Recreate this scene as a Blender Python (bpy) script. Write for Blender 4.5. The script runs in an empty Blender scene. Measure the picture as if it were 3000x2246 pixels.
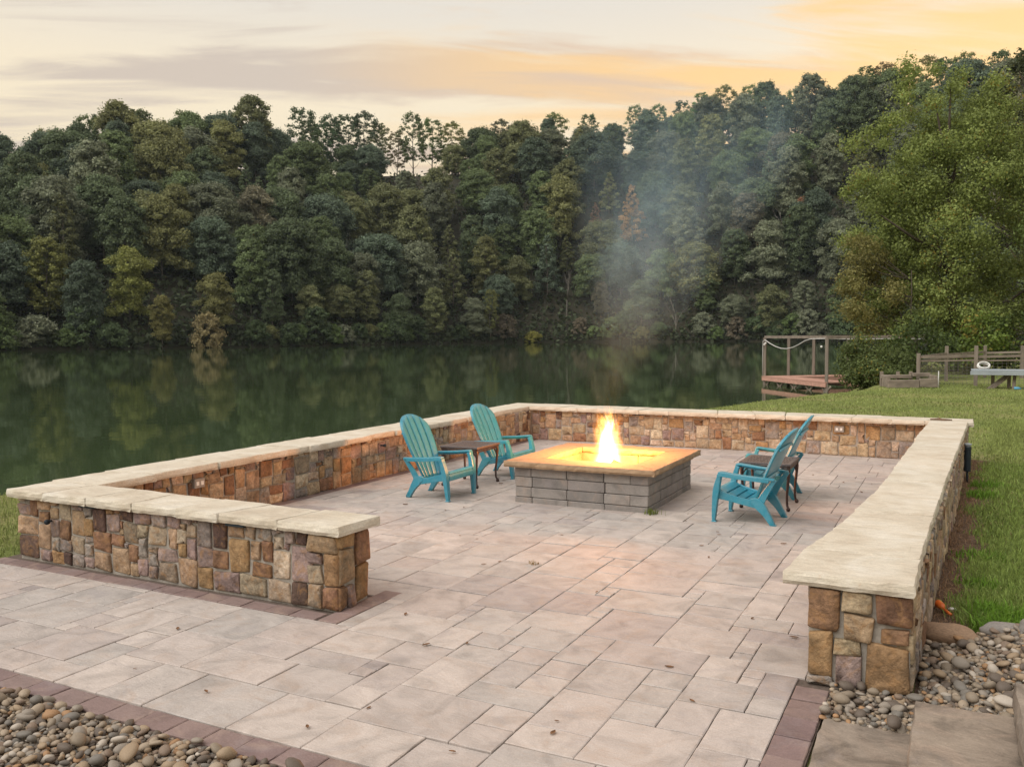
import bpy, bmesh, math, random
import numpy as np
from mathutils import Vector, Matrix, noise as mnoise

S = bpy.context.scene
C = S.collection
RND = random.Random(7)
NR = np.random.default_rng(11)
R = math.radians

# ------------------------------------------------------------------ camera
cam = bpy.data.cameras.new('camera')
cam.sensor_width = 36.0
cam.lens = 36.0 * 2551.0 / 3000.0
cam.clip_start = 0.05
cam.clip_end = 3000
camo = bpy.data.objects.new('camera', cam)
C.objects.link(camo)
F_ = Vector((-0.45429302, 0.88911322, -0.05563756))
R_ = Vector((0.89064122, 0.45465826, -0.00663975))
U_ = Vector((-0.01939259, 0.0525695, 0.99842895))
mw = Matrix((R_, U_, -F_)).transposed().to_4x4()
mw.translation = Vector((6.757, -4.323, 1.76))
camo.matrix_world = mw
S.camera = camo
CAM = mw.translation.copy()

# ------------------------------------------------------------------ colour management
S.view_settings.view_transform = 'Standard'
S.view_settings.look = 'None'
S.view_settings.exposure = 0.10
S.view_settings.gamma = 1.0
S.view_settings.use_curve_mapping = False
S.render.engine = 'CYCLES'
S.cycles.use_denoising = True
S.cycles.max_bounces = 4
S.cycles.diffuse_bounces = 2
S.cycles.glossy_bounces = 2
S.cycles.transmission_bounces = 4
S.cycles.transparent_max_bounces = 8
S.cycles.volume_bounces = 1
S.cycles.sample_clamp_indirect = 4.0
S.cycles.volume_step_rate = 1.0
S.cycles.volume_max_steps = 256

# ------------------------------------------------------------------ sky and soft fill
SUN_AZ = math.atan2(0.05, 1.0)          # from +Y towards +X: just right of the dock, behind the hill
world = bpy.data.worlds.new('World')
S.world = world
world.use_nodes = True
nt = world.node_tree
nt.nodes.clear()


def N(tree, kind, **kw):
    n = tree.nodes.new(kind)
    for k, v in kw.items():
        if k == 'inp':
            for a, b in v.items():
                n.inputs[a].default_value = b
        else:
            setattr(n, k, v)
    return n


def ramp(tree, stops, interp='LINEAR'):
    n = tree.nodes.new('ShaderNodeValToRGB')
    n.color_ramp.interpolation = interp
    e = n.color_ramp.elements
    while len(e) < len(stops):
        e.new(0.5)
    for q, (p, c) in zip(e, stops):
        q.position = p
        q.color = (c, c, c, 1) if isinstance(c, (int, float)) else (*c, 1)
    return n


def math_n(tree, op, a=None, b=None, va=0.0, vb=0.0, clamp=False):
    n = tree.nodes.new('ShaderNodeMath')
    n.operation = op
    n.use_clamp = clamp
    n.inputs[0].default_value = va
    n.inputs[1].default_value = vb
    if a is not None:
        tree.links.new(a, n.inputs[0])
    if b is not None:
        tree.links.new(b, n.inputs[1])
    return n.outputs[0]


def mix_c(tree, f, a, b, blend='MIX'):
    n = tree.nodes.new('ShaderNodeMix')
    n.data_type = 'RGBA'
    n.blend_type = blend
    for v, i in ((f, 0), (a, 6), (b, 7)):
        if isinstance(v, bpy.types.NodeSocket):
            tree.links.new(v, n.inputs[i])
        elif isinstance(v, (int, float)):
            n.inputs[i].default_value = v
        else:
            n.inputs[i].default_value = (*v, 1)
    return n.outputs[2]


def build_world():
    t = nt
    L = t.links.new
    tc = N(t, 'ShaderNodeTexCoord')
    sky = N(t, 'ShaderNodeTexSky', sky_type='NISHITA', sun_disc=False)
    sky.sun_elevation = R(6)
    sky.sun_rotation = SUN_AZ
    sky.dust_density = 2.0
    sep = N(t, 'ShaderNodeSeparateXYZ')
    L(tc.outputs['Generated'], sep.inputs[0])
    z = math_n(t, 'MAXIMUM', sep.outputs[2], vb=0.0)
    base = ramp(t, [(0.0, (.90, .72, .46)), (.17, (.93, .79, .56)), (.27, (.92, .80, .61)), (.34, (.80, .74, .65)), (.45, (.76, .75, .74)), (1.0, (.90, .94, 1.02))])
    L(z, base.inputs[0])
    # cloud sheet: direction projected on a flat layer, so streaks flatten towards the horizon
    den = math_n(t, 'ADD', z, vb=0.10)
    cx = math_n(t, 'DIVIDE', sep.outputs[0], den)
    cy = math_n(t, 'DIVIDE', sep.outputs[1], den)
    cmb = N(t, 'ShaderNodeCombineXYZ')
    L(cx, cmb.inputs[0]); L(cy, cmb.inputs[1])
    def layer(lat_s, dep_s, off, tilt):
        ca, sa = math.cos(R(27 + tilt)), math.sin(R(27 + tilt))
        d1 = N(t, 'ShaderNodeVectorMath', operation='DOT_PRODUCT'); L(cmb.outputs[0], d1.inputs[0]); d1.inputs[1].default_value = (ca * lat_s, sa * lat_s, 0)
        d2 = N(t, 'ShaderNodeVectorMath', operation='DOT_PRODUCT'); L(cmb.outputs[0], d2.inputs[0]); d2.inputs[1].default_value = (-sa * dep_s, ca * dep_s, 0)
        q = N(t, 'ShaderNodeCombineXYZ'); L(d1.outputs['Value'], q.inputs[0]); L(d2.outputs['Value'], q.inputs[1])
        q.inputs[2].default_value = off
        return q.outputs[0]
    n1 = N(t, 'ShaderNodeTexNoise', inp={'Scale': 1.0, 'Detail': 7.0, 'Roughness': .52, 'Distortion': .35})
    L(layer(.62, 2.1, 9.3, 5), n1.inputs['Vector'])
    n3 = N(t, 'ShaderNodeTexNoise', inp={'Scale': 1.0, 'Detail': 6.0, 'Roughness': .6, 'Distortion': .8})
    L(layer(1.3, 4.6, 2.4, 7), n3.inputs['Vector'])
    mixn = math_n(t, 'ADD', math_n(t, 'MULTIPLY', n1.outputs[0], vb=.66), math_n(t, 'MULTIPLY', n3.outputs[0], vb=.34))
    cl = ramp(t, [(.43, 0.0), (.55, 1.0)], 'EASE')
    L(mixn, cl.inputs[0])
    n2 = N(t, 'ShaderNodeTexNoise', inp={'Scale': 1.0, 'Detail': 6.0, 'Roughness': .5, 'Distortion': .3})
    L(layer(.55, 2.6, 15.7, 4), n2.inputs['Vector'])
    gl = ramp(t, [(.43, 0.0), (.55, 1.0)], 'EASE')
    L(math_n(t, 'ADD', math_n(t, 'MULTIPLY', n2.outputs[0], vb=.7), math_n(t, 'MULTIPLY', n3.outputs[0], vb=.3)), gl.inputs[0])
    # broad sunset side of the sky
    dt = N(t, 'ShaderNodeVectorMath', operation='DOT_PRODUCT')
    L(tc.outputs['Generated'], dt.inputs[0])
    dt.inputs[1].default_value = (math.sin(SUN_AZ) * .97, math.cos(SUN_AZ) * .97, .24)
    warm = ramp(t, [(.72, 0.0), (.985, 1.0)], 'EASE')
    L(dt.outputs['Value'], warm.inputs[0])
    cloudc = mix_c(t, warm.outputs[0], (.63, .535, .46), (.76, .54, .375))
    c1 = mix_c(t, math_n(t, 'MULTIPLY', cl.outputs[0], vb=.9), base.outputs[0], cloudc)
    gf = math_n(t, 'MULTIPLY', gl.outputs[0], warm.outputs[0])
    c2 = mix_c(t, math_n(t, 'MULTIPLY', gf, vb=.95), c1, (1.0, .66, .30))
    # daylight part from the sky model
    sc = N(t, 'ShaderNodeVectorMath', operation='SCALE', inp={'Scale': .007})
    L(sky.outputs[0], sc.inputs[0])
    ad = N(t, 'ShaderNodeVectorMath', operation='ADD')
    L(c2, ad.inputs[0]); L(sc.outputs[0], ad.inputs[1])
    bg = N(t, 'ShaderNodeBackground', inp={'Strength': 0.95})
    L(ad.outputs[0], bg.inputs[0])
    out = N(t, 'ShaderNodeOutputWorld')
    L(bg.outputs[0], out.inputs[0])


build_world()
sun = bpy.data.lights.new('sun', 'SUN')  # added soft fill from behind the camera; the sunset lies behind the hill
sun.energy = 2.7
sun.angle = R(60)
sun.color = (1.0, .95, .88)
fill_suno = bpy.data.objects.new('sun', sun)
C.objects.link(fill_suno)
sd = Vector((-.42, -.72, .92)).normalized()
fill_suno.rotation_euler = sd.to_track_quat('Z', 'Y').to_euler()
fill_suno.location = (0, 0, 30)

# ------------------------------------------------------------------ materials
MATS = {}


def new_mat(name):
    m = bpy.data.materials.new(name)
    m.use_nodes = True
    t = m.node_tree
    t.nodes.clear()
    o = N(t, 'ShaderNodeOutputMaterial')
    p = N(t, 'ShaderNodeBsdfPrincipled')
    t.links.new(p.outputs[0], o.inputs[0])
    p.inputs['Specular IOR Level'].default_value = .3
    MATS[name] = m
    return m, t, p, o


def coords(t, rand=0.0, kind='Object', scale=(1, 1, 1)):
    tc = N(t, 'ShaderNodeTexCoord')
    mp = N(t, 'ShaderNodeMapping')
    mp.inputs['Scale'].default_value = scale
    t.links.new(tc.outputs[kind], mp.inputs[0])
    if rand:
        oi = N(t, 'ShaderNodeObjectInfo')
        v = math_n(t, 'MULTIPLY', oi.outputs['Random'], vb=rand)
        cb = N(t, 'ShaderNodeCombineXYZ')
        t.links.new(v, cb.inputs[0]); t.links.new(v, cb.inputs[1]); t.links.new(v, cb.inputs[2])
        t.links.new(cb.outputs[0], mp.inputs['Location'])
    return mp.outputs[0]


def noise_n(t, vec, scale, detail=5, rough=.55, dist=0.0):
    n = N(t, 'ShaderNodeTexNoise', inp={'Scale': scale, 'Detail': detail, 'Roughness': rough, 'Distortion': dist})
    t.links.new(vec, n.inputs['Vector'])
    return n.outputs[0]


def bump(t, p, h, strength=.4, dist=.01):
    b = N(t, 'ShaderNodeBump', inp={'Strength': strength, 'Distance': dist})
    t.links.new(h, b.inputs['Height'])
    t.links.new(b.outputs[0], p.inputs['Normal'])
    return b


def simple(name, col, rough=.6, metal=0.0, vary=.25, scale=18, bumpy=.15, bd=.004, spec=.3, stretch=(1, 1, 1), rand=9.0):
    m, t, p, o = new_mat(name)
    v = coords(t, rand, scale=stretch)
    n = noise_n(t, v, scale)
    f = ramp(t, [(.25, 1 - vary), (.75, 1 + vary)])
    t.links.new(n, f.inputs[0])
    c = mix_c(t, 1.0, col, f.outputs[0], 'MULTIPLY')
    t.links.new(c, p.inputs['Base Color'])
    p.inputs['Roughness'].default_value = rough
    p.inputs['Metallic'].default_value = metal
    p.inputs['Specular IOR Level'].default_value = spec
    if bumpy:
        bump(t, p, noise_n(t, v, scale * 2.2), bumpy, bd)
    return m


def mat_stone():
    """rock-faced sandstone; every stone carries its own tone in the object colour"""
    m, t, p, o = new_mat('wall_stone')
    L = t.links.new
    oi = N(t, 'ShaderNodeObjectInfo')
    v = coords(t, 40.0)
    big = noise_n(t, v, 9.0, 5, .6, .8)
    f1 = ramp(t, [(.3, .58), (.52, 1.0), (.72, 1.35)])
    L(big, f1.inputs[0])
    c = mix_c(t, 1.0, oi.outputs['Color'], f1.outputs[0], 'MULTIPLY')
    fine = noise_n(t, v, 42.0, 7, .75)
    f2 = ramp(t, [(.3, .58), (.7, 1.38)])
    L(fine, f2.inputs[0])
    c = mix_c(t, 1.0, c, f2.outputs[0], 'MULTIPLY')
    st = noise_n(t, v, 11.0, 5, .65, 1.2)
    sm = ramp(t, [(.50, 0.0), (.66, 1.0)])
    L(st, sm.inputs[0])
    c = mix_c(t, math_n(t, 'MULTIPLY', sm.outputs[0], vb=.55), c, (.34, .19, .08))
    dk = noise_n(t, v, 17.0, 4, .6, .6)
    dm = ramp(t, [(.66, 0.0), (.76, 1.0)])
    L(dk, dm.inputs[0])
    c = mix_c(t, math_n(t, 'MULTIPLY', dm.outputs[0], vb=.55), c, (.07, .05, .04))
    L(c, p.inputs['Base Color'])
    p.inputs['Roughness'].default_value = .9
    h = math_n(t, 'ADD', noise_n(t, v, 14.0, 6, .65), math_n(t, 'MULTIPLY', fine, vb=.35))
    bump(t, p, h, .75, .03)
    return m


def mat_cap():
    m, t, p, o = new_mat('cap_sandstone')
    L = t.links.new
    v = coords(t, 30.0)
    n1 = noise_n(t, v, 2.6, 4, .6, .6)
    r1 = ramp(t, [(.3, (.48, .415, .325)), (.5, (.57, .515, .42)), (.7, (.63, .59, .51))])
    L(n1, r1.inputs[0])
    v2 = coords(t, 30.0, scale=(2.0, 9.0, 14.0))
    n2 = noise_n(t, v2, 4.5, 6, .7, .5)
    r2 = ramp(t, [(.3, .86), (.65, 1.12)])
    L(n2, r2.inputs[0])
    c = mix_c(t, 1.0, r1.outputs[0], r2.outputs[0], 'MULTIPLY')
    n3 = noise_n(t, v, 8.0, 5, .7, 1.6)
    r3 = ramp(t, [(.62, 0.0), (.72, 1.0)])
    L(n3, r3.inputs[0])
    c = mix_c(t, math_n(t, 'MULTIPLY', r3.outputs[0], vb=.32), c, (.45, .25, .12))
    n4 = noise_n(t, v, 90.0, 5, .7)
    r4 = ramp(t, [(.3, .88), (.7, 1.1)])
    L(n4, r4.inputs[0])
    c = mix_c(t, 1.0, c, r4.outputs[0], 'MULTIPLY')
    L(c, p.inputs['Base Color'])
    p.inputs['Roughness'].default_value = .85
    h = math_n(t, 'ADD', n2, math_n(t, 'MULTIPLY', n4, vb=.3))
    bump(t, p, h, .5, .012)
    return m


def mat_paver(name, cols, contrast=1.0):
    m, t, p, o = new_mat(name)
    L = t.links.new
    oi = N(t, 'ShaderNodeObjectInfo')
    gm = N(t, 'ShaderNodeNewGeometry')
    rnd = math_n(t, 'FRACT', math_n(t, 'ADD', oi.outputs['Random'], gm.outputs['Random Per Island']))
    v = coords(t, 60.0, kind='Object')
    r0 = ramp(t, [(0.0, cols[0]), (.35, cols[1]), (.7, cols[2]), (1.0, cols[3])])
    L(rnd, r0.inputs[0])
    n1 = noise_n(t, v, 4.2, 5, .6, 1.0)
    r1 = ramp(t, [(.28, 1 - .28 * contrast), (.5, 1.0), (.75, 1 + .18 * contrast)])
    L(n1, r1.inputs[0])
    c = mix_c(t, 1.0, r0.outputs[0], r1.outputs[0], 'MULTIPLY')
    n2 = noise_n(t, v, 3.0, 6, .6, 2.0)
    r2 = ramp(t, [(.52, 0.0), (.70, 1.0)])
    L(n2, r2.inputs[0])
    c = mix_c(t, math_n(t, 'MULTIPLY', r2.outputs[0], vb=.40), c, (.40, .30, .235))
    n5 = noise_n(t, v, 2.4, 5, .6, 1.2)
    r5 = ramp(t, [(.55, 0.0), (.72, 1.0)])
    L(n5, r5.inputs[0])
    c = mix_c(t, math_n(t, 'MULTIPLY', r5.outputs[0], vb=.35), c, (.27, .24, .245))
    n3 = noise_n(t, v, 140.0, 4, .7)
    r3 = ramp(t, [(.3, .84), (.7, 1.14)])
    L(n3, r3.inputs[0])
    c = mix_c(t, 1.0, c, r3.outputs[0], 'MULTIPLY')
    L(c, p.inputs['Base Color'])
    p.inputs['Roughness'].default_value = .72
    p.inputs['Specular IOR Level'].default_value = .35
    v2 = coords(t, 60.0, kind='Object', scale=(1.0, 2.2, 1))
    n4 = noise_n(t, v2, 6.0, 5, .55, 2.6)
    h = math_n(t, 'ADD', n4, math_n(t, 'MULTIPLY', n3, vb=.12))
    bump(t, p, h, .55, .010)
    return m


def mat_leaf(name, trans=.3, hue_var=.35, yellow=.0):
    """foliage: object colour is the species tone, the 'var' attribute varies leaf by leaf"""
    m, t, p, o = new_mat(name)
    L = t.links.new
    oi = N(t, 'ShaderNodeObjectInfo')
    at = N(t, 'ShaderNodeAttribute', attribute_name='var')
    f = ramp(t, [(0.0, 1 - hue_var), (1.0, 1 + hue_var)])
    L(at.outputs['Fac'], f.inputs[0])
    c = mix_c(t, 1.0, oi.outputs['Color'], f.outputs[0], 'MULTIPLY')
    if yellow:
        yr = ramp(t, [(1 - yellow, 0.0), (1 - yellow + .01, 1.0)])
        L(at.outputs['Fac'], yr.inputs[0])
        c = mix_c(t, yr.outputs[0], c, (.26, .22, .05))
    L(c, p.inputs['Base Color'])
    p.inputs['Roughness'].default_value = .6
    p.inputs['Specular IOR Level'].default_value = .2
    tr = N(t, 'ShaderNodeBsdfTranslucent')
    L(c, tr.inputs[0])
    mx = N(t, 'ShaderNodeMixShader', inp={0: trans})
    L(p.outputs[0], mx.inputs[1]); L(tr.outputs[0], mx.inputs[2])
    L(mx.outputs[0], o.inputs[0])
    return m


def mat_lawn():
    m, t, p, o = new_mat('lawn_soil')
    L = t.links.new
    v = coords(t, 0, 'Object')
    n1 = noise_n(t, v, .55, 5, .6, .6)
    r1 = ramp(t, [(.3, (.15, .20, .055)), (.5, (.22, .255, .085)), (.68, (.31, .295, .125))])
    L(n1, r1.inputs[0])
    n2 = noise_n(t, v, 9.0, 6, .75)
    r2 = ramp(t, [(.3, .6), (.7, 1.35)])
    L(n2, r2.inputs[0])
    nd = noise_n(t, v, .28, 4, .6, .5)
    rd = ramp(t, [(.55, 0.0), (.68, 1.0)])
    L(nd, rd.inputs[0])
    c = mix_c(t, math_n(t, 'MULTIPLY', rd.outputs[0], vb=.6), r1.outputs[0], (.34, .27, .15))
    c = mix_c(t, 1.0, c, r2.outputs[0], 'MULTIPLY')
    n3 = noise_n(t, v, 60.0, 4, .8)
    r3 = ramp(t, [(.3, .6), (.7, 1.4)])
    L(n3, r3.inputs[0])
    c = mix_c(t, 1.0, c, r3.outputs[0], 'MULTIPLY')
    L(c, p.inputs['Base Color'])
    p.inputs['Roughness'].default_value = .95
    p.inputs['Specular IOR Level'].default_value = .1
    bump(t, p, math_n(t, 'ADD', n3, n2), .8, .04)
    return m


def mat_water():
    m, t, p, o = new_mat('lake_water')
    L = t.links.new
    v = coords(t, 0, 'Object')
    p.inputs['Base Color'].default_value = (.042, .064, .028, 1)
    p.inputs['Roughness'].default_value = .016
    p.inputs['IOR'].default_value = 1.33
    p.inputs['Specular IOR Level'].default_value = .5
    n1 = noise_n(t, v, .9, 3, .5)
    n2 = noise_n(t, v, 5.0, 2, .5)
    bump(t, p, math_n(t, 'ADD', n1, math_n(t, 'MULTIPLY', n2, vb=.25)), .055, .05)
    return m


def mat_plastic():
    m, t, p, o = new_mat('teal_plastic')
    L = t.links.new
    v = coords(t, 5.0)
    n1 = noise_n(t, v, 7.0, 4, .6)
    r1 = ramp(t, [(.3, (.006, .215, .315)), (.7, (.010, .26, .375))])
    L(n1, r1.inputs[0])
    # chalky, sun-faded film in patches
    n2 = noise_n(t, v, 22.0, 5, .7)
    L2 = ramp(t, [(.38, 0.0), (.72, .20)])
    L(n2, L2.inputs[0])
    c = mix_c(t, L2.outputs[0], r1.outputs[0], (.30, .40, .42))
    L(c, p.inputs['Base Color'])
    p.inputs['Roughness'].default_value = .36
    p.inputs['Specular IOR Level'].default_value = .8
    p.inputs['Coat Weight'].default_value = .35
    p.inputs['Coat Roughness'].default_value = .30
    bump(t, p, noise_n(t, v, 120, 3), .05, .002)
    return m


def mat_pebble():
    m, t, p, o = new_mat('river_pebble')
    L = t.links.new
    oi = N(t, 'ShaderNodeObjectInfo')
    gm = N(t, 'ShaderNodeNewGeometry')
    rnd = math_n(t, 'FRACT', math_n(t, 'ADD', oi.outputs['Random'], gm.outputs['Random Per Island']))
    r0 = ramp(t, [(0.0, (.125, .10, .08)), (.13, (.24, .195, .145)), (.28, (.30, .225, .15)), (.42, (.17, .155, .135)), (.52, (.33, .265, .195)),
                  (.66, (.32, .19, .10)), (.72, (.21, .155, .115)), (.82, (.26, .225, .185)), (.93, (.42, .37, .31))], 'CONSTANT')
    L(rnd, r0.inputs[0])
    v = coords(t, 30.0)
    n1 = noise_n(t, v, 22.0, 5, .6, .8)
    r1 = ramp(t, [(.3, .72), (.7, 1.25)])
    L(n1, r1.inputs[0])
    c = mix_c(t, 1.0, r0.outputs[0], r1.outputs[0], 'MULTIPLY')
    L(c, p.inputs['Base Color'])
    p.inputs['Roughness'].default_value = .62
    bump(t, p, noise_n(t, v, 130, 4), .2, .003)
    return m


M_STONE = mat_stone()
M_CAP = mat_cap()
M_PAVER = mat_paver('field_paver', [(.44, .375, .34), (.39, .355, .33), (.48, .42, .38), (.345, .30, .285)])
M_BORDER = mat_paver('border_paver', [(.215, .15, .14), (.24, .175, .16), (.19, .132, .128), (.225, .16, .142)], .8)
M_MORTAR = simple('mortar', (.31, .285, .25), .95, vary=.22, scale=30, bumpy=.5, bd=.01, rand=0)
M_SAND = simple('joint_sand', (.12, .092, .075), .95, vary=.3, scale=40, bumpy=.4, bd=.01, rand=0)
M_LAWN = mat_lawn()
M_WATER = mat_water()
M_PLASTIC = mat_plastic()
M_PEBBLE = mat_pebble()
M_LEAF = mat_leaf('hill_foliage', .32, .42)
M_LEAFN = mat_leaf('near_foliage', .35, .42, .035)
M_GRASS = mat_leaf('grass_blade', .35, .62)
M_BARK = simple('bark', (.085, .07, .055), .95, vary=.4, scale=8, bumpy=.5, bd=.03, stretch=(1, 1, .2))
M_HILLBARK = simple('hill_bark', (.16, .14, .12), .95, vary=.4, scale=3, bumpy=0, stretch=(1, 1, .2))
M_PALEBARK = simple('pale_bark', (.20, .18, .16), .95, vary=.3, scale=8, bumpy=.3, bd=.02, stretch=(1, 1, .2))
M_BLOCK = mat_paver('concrete_block', [(.24, .22, .205), (.29, .265, .245), (.20, .185, .175), (.26, .235, .225)], 1.1)
M_PITCAP = simple('pit_cap_stone', (.33, .225, .14), .85, vary=.16, scale=22, bumpy=.4, bd=.008)
M_ROCKEDGE = M_PITCAP
M_FIREBRICK = simple('pit_inner_stone', (.28, .225, .16), .9, vary=.2, scale=16, bumpy=.4, bd=.006)
M_ASH = simple('ash', (.16, .15, .14), .95, vary=.4, scale=25, bumpy=.6, bd=.02)
M_WOOD = simple('split_log', (.24, .13, .06), .9, vary=.4, scale=10, bumpy=.5, bd=.01, stretch=(.3, 2, 2))
M_IRON = simple('bronze_metal', (.075, .05, .045), .45, metal=.55, vary=.3, scale=40, bumpy=.2, bd=.003, spec=.5)
M_TABLETOP = simple('bronze_top', (.125, .105, .105), .5, metal=.35, vary=.25, scale=60, bumpy=.2, bd=.003, spec=.5)
M_DECKRED = simple('red_deck', (.47, .27, .21), .8, vary=.2, scale=6, bumpy=.2, bd=.01)
M_POST = simple('weathered_wood', (.20, .17, .14), .9, vary=.35, scale=9, bumpy=.4, bd=.01, stretch=(1, 1, .15))
M_POSTH = simple('weathered_rail', (.22, .185, .15), .9, vary=.35, scale=6, bumpy=.4, bd=.01, stretch=(.15, 1, 1))
M_GREYBOARD = simple('grey_painted_board', (.30, .34, .37), .6, vary=.15, scale=8, bumpy=.1, stretch=(.2, 1, 1))
M_DARK = simple('dark_metal', (.025, .035, .045), .5, metal=.2, vary=.2, scale=30, bumpy=.1)
M_CABLE = simple('pale_cable', (.5, .5, .48), .6, vary=.1, bumpy=0)
M_BULB = simple('white_plastic', (.75, .75, .72), .4, vary=.08, bumpy=0)
M_GREENCLOTH = simple('green_cloth', (.06, .34, .24), .8, vary=.3, scale=5, bumpy=.1)
M_BLUE = simple('blue_plastic', (.10, .32, .50), .5, vary=.2, bumpy=0)
M_ORANGE = simple('orange_plastic', (.62, .13, .02), .4, vary=.15, bumpy=0, spec=.5)
M_GREYBOX = simple('grey_box', (.30, .27, .24), .6, vary=.15, bumpy=.05)
M_STEP = mat_paver('step_flagstone', [(.23, .185, .145), (.255, .21, .17), (.21, .175, .145), (.24, .19, .15)], 2.0)
M_SOIL = simple('bare_soil', (.13, .085, .06), .98, vary=.5, scale=14, bumpy=.9, bd=.04, rand=0)
M_HILL = simple('hill_litter', (.035, .032, .02), .98, vary=.5, scale=.4, bumpy=0, rand=0)
M_TWIG = simple('dry_twig', (.13, .085, .055), .9, vary=.4, bumpy=0)
M_DRYLEAF = simple('dry_leaf', (.17, .085, .04), .8, vary=.5, scale=30, bumpy=0)
M_STRAW = mat_leaf('dry_straw', .2, .45)
M_BOULDER = simple('boulder', (.30, .20, .13), .85, vary=.3, scale=10, bumpy=.4, bd=.01)
M_BOULDERG = simple('grey_boulder', (.24, .22, .20), .85, vary=.3, scale=10, bumpy=.4, bd=.01)
M_WIRE = simple('fence_wire', (.16, .15, .14), .6, metal=.4, vary=.2, bumpy=0)


# ------------------------------------------------------------------ object helpers
def tag(o, label=None, cat=None, group=None, kind=None):
    for k, v in (('label', label), ('category', cat), ('group', group), ('kind', kind)):
        if v:
            o[k] = v
    return o


def link(o, parent=None):
    C.objects.link(o)
    if parent is not None:
        o.parent = parent
    return o


def empty(name, loc=(0, 0, 0), rz=0.0):
    o = bpy.data.objects.new(name, None)
    o.empty_display_size = .1
    o.location = loc
    o.rotation_euler = (0, 0, rz)
    return link(o)


def mesh_from(name, verts, faces, mat=None, smooth=False):
    me = bpy.data.meshes.new(name)
    me.from_pydata([tuple(v) for v in verts], [], [tuple(f) for f in faces])
    if smooth:
        me.polygons.foreach_set('use_smooth', np.ones(len(me.polygons), bool))
    if mat:
        me.materials.append(mat)
    me.update()
    return me


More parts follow.
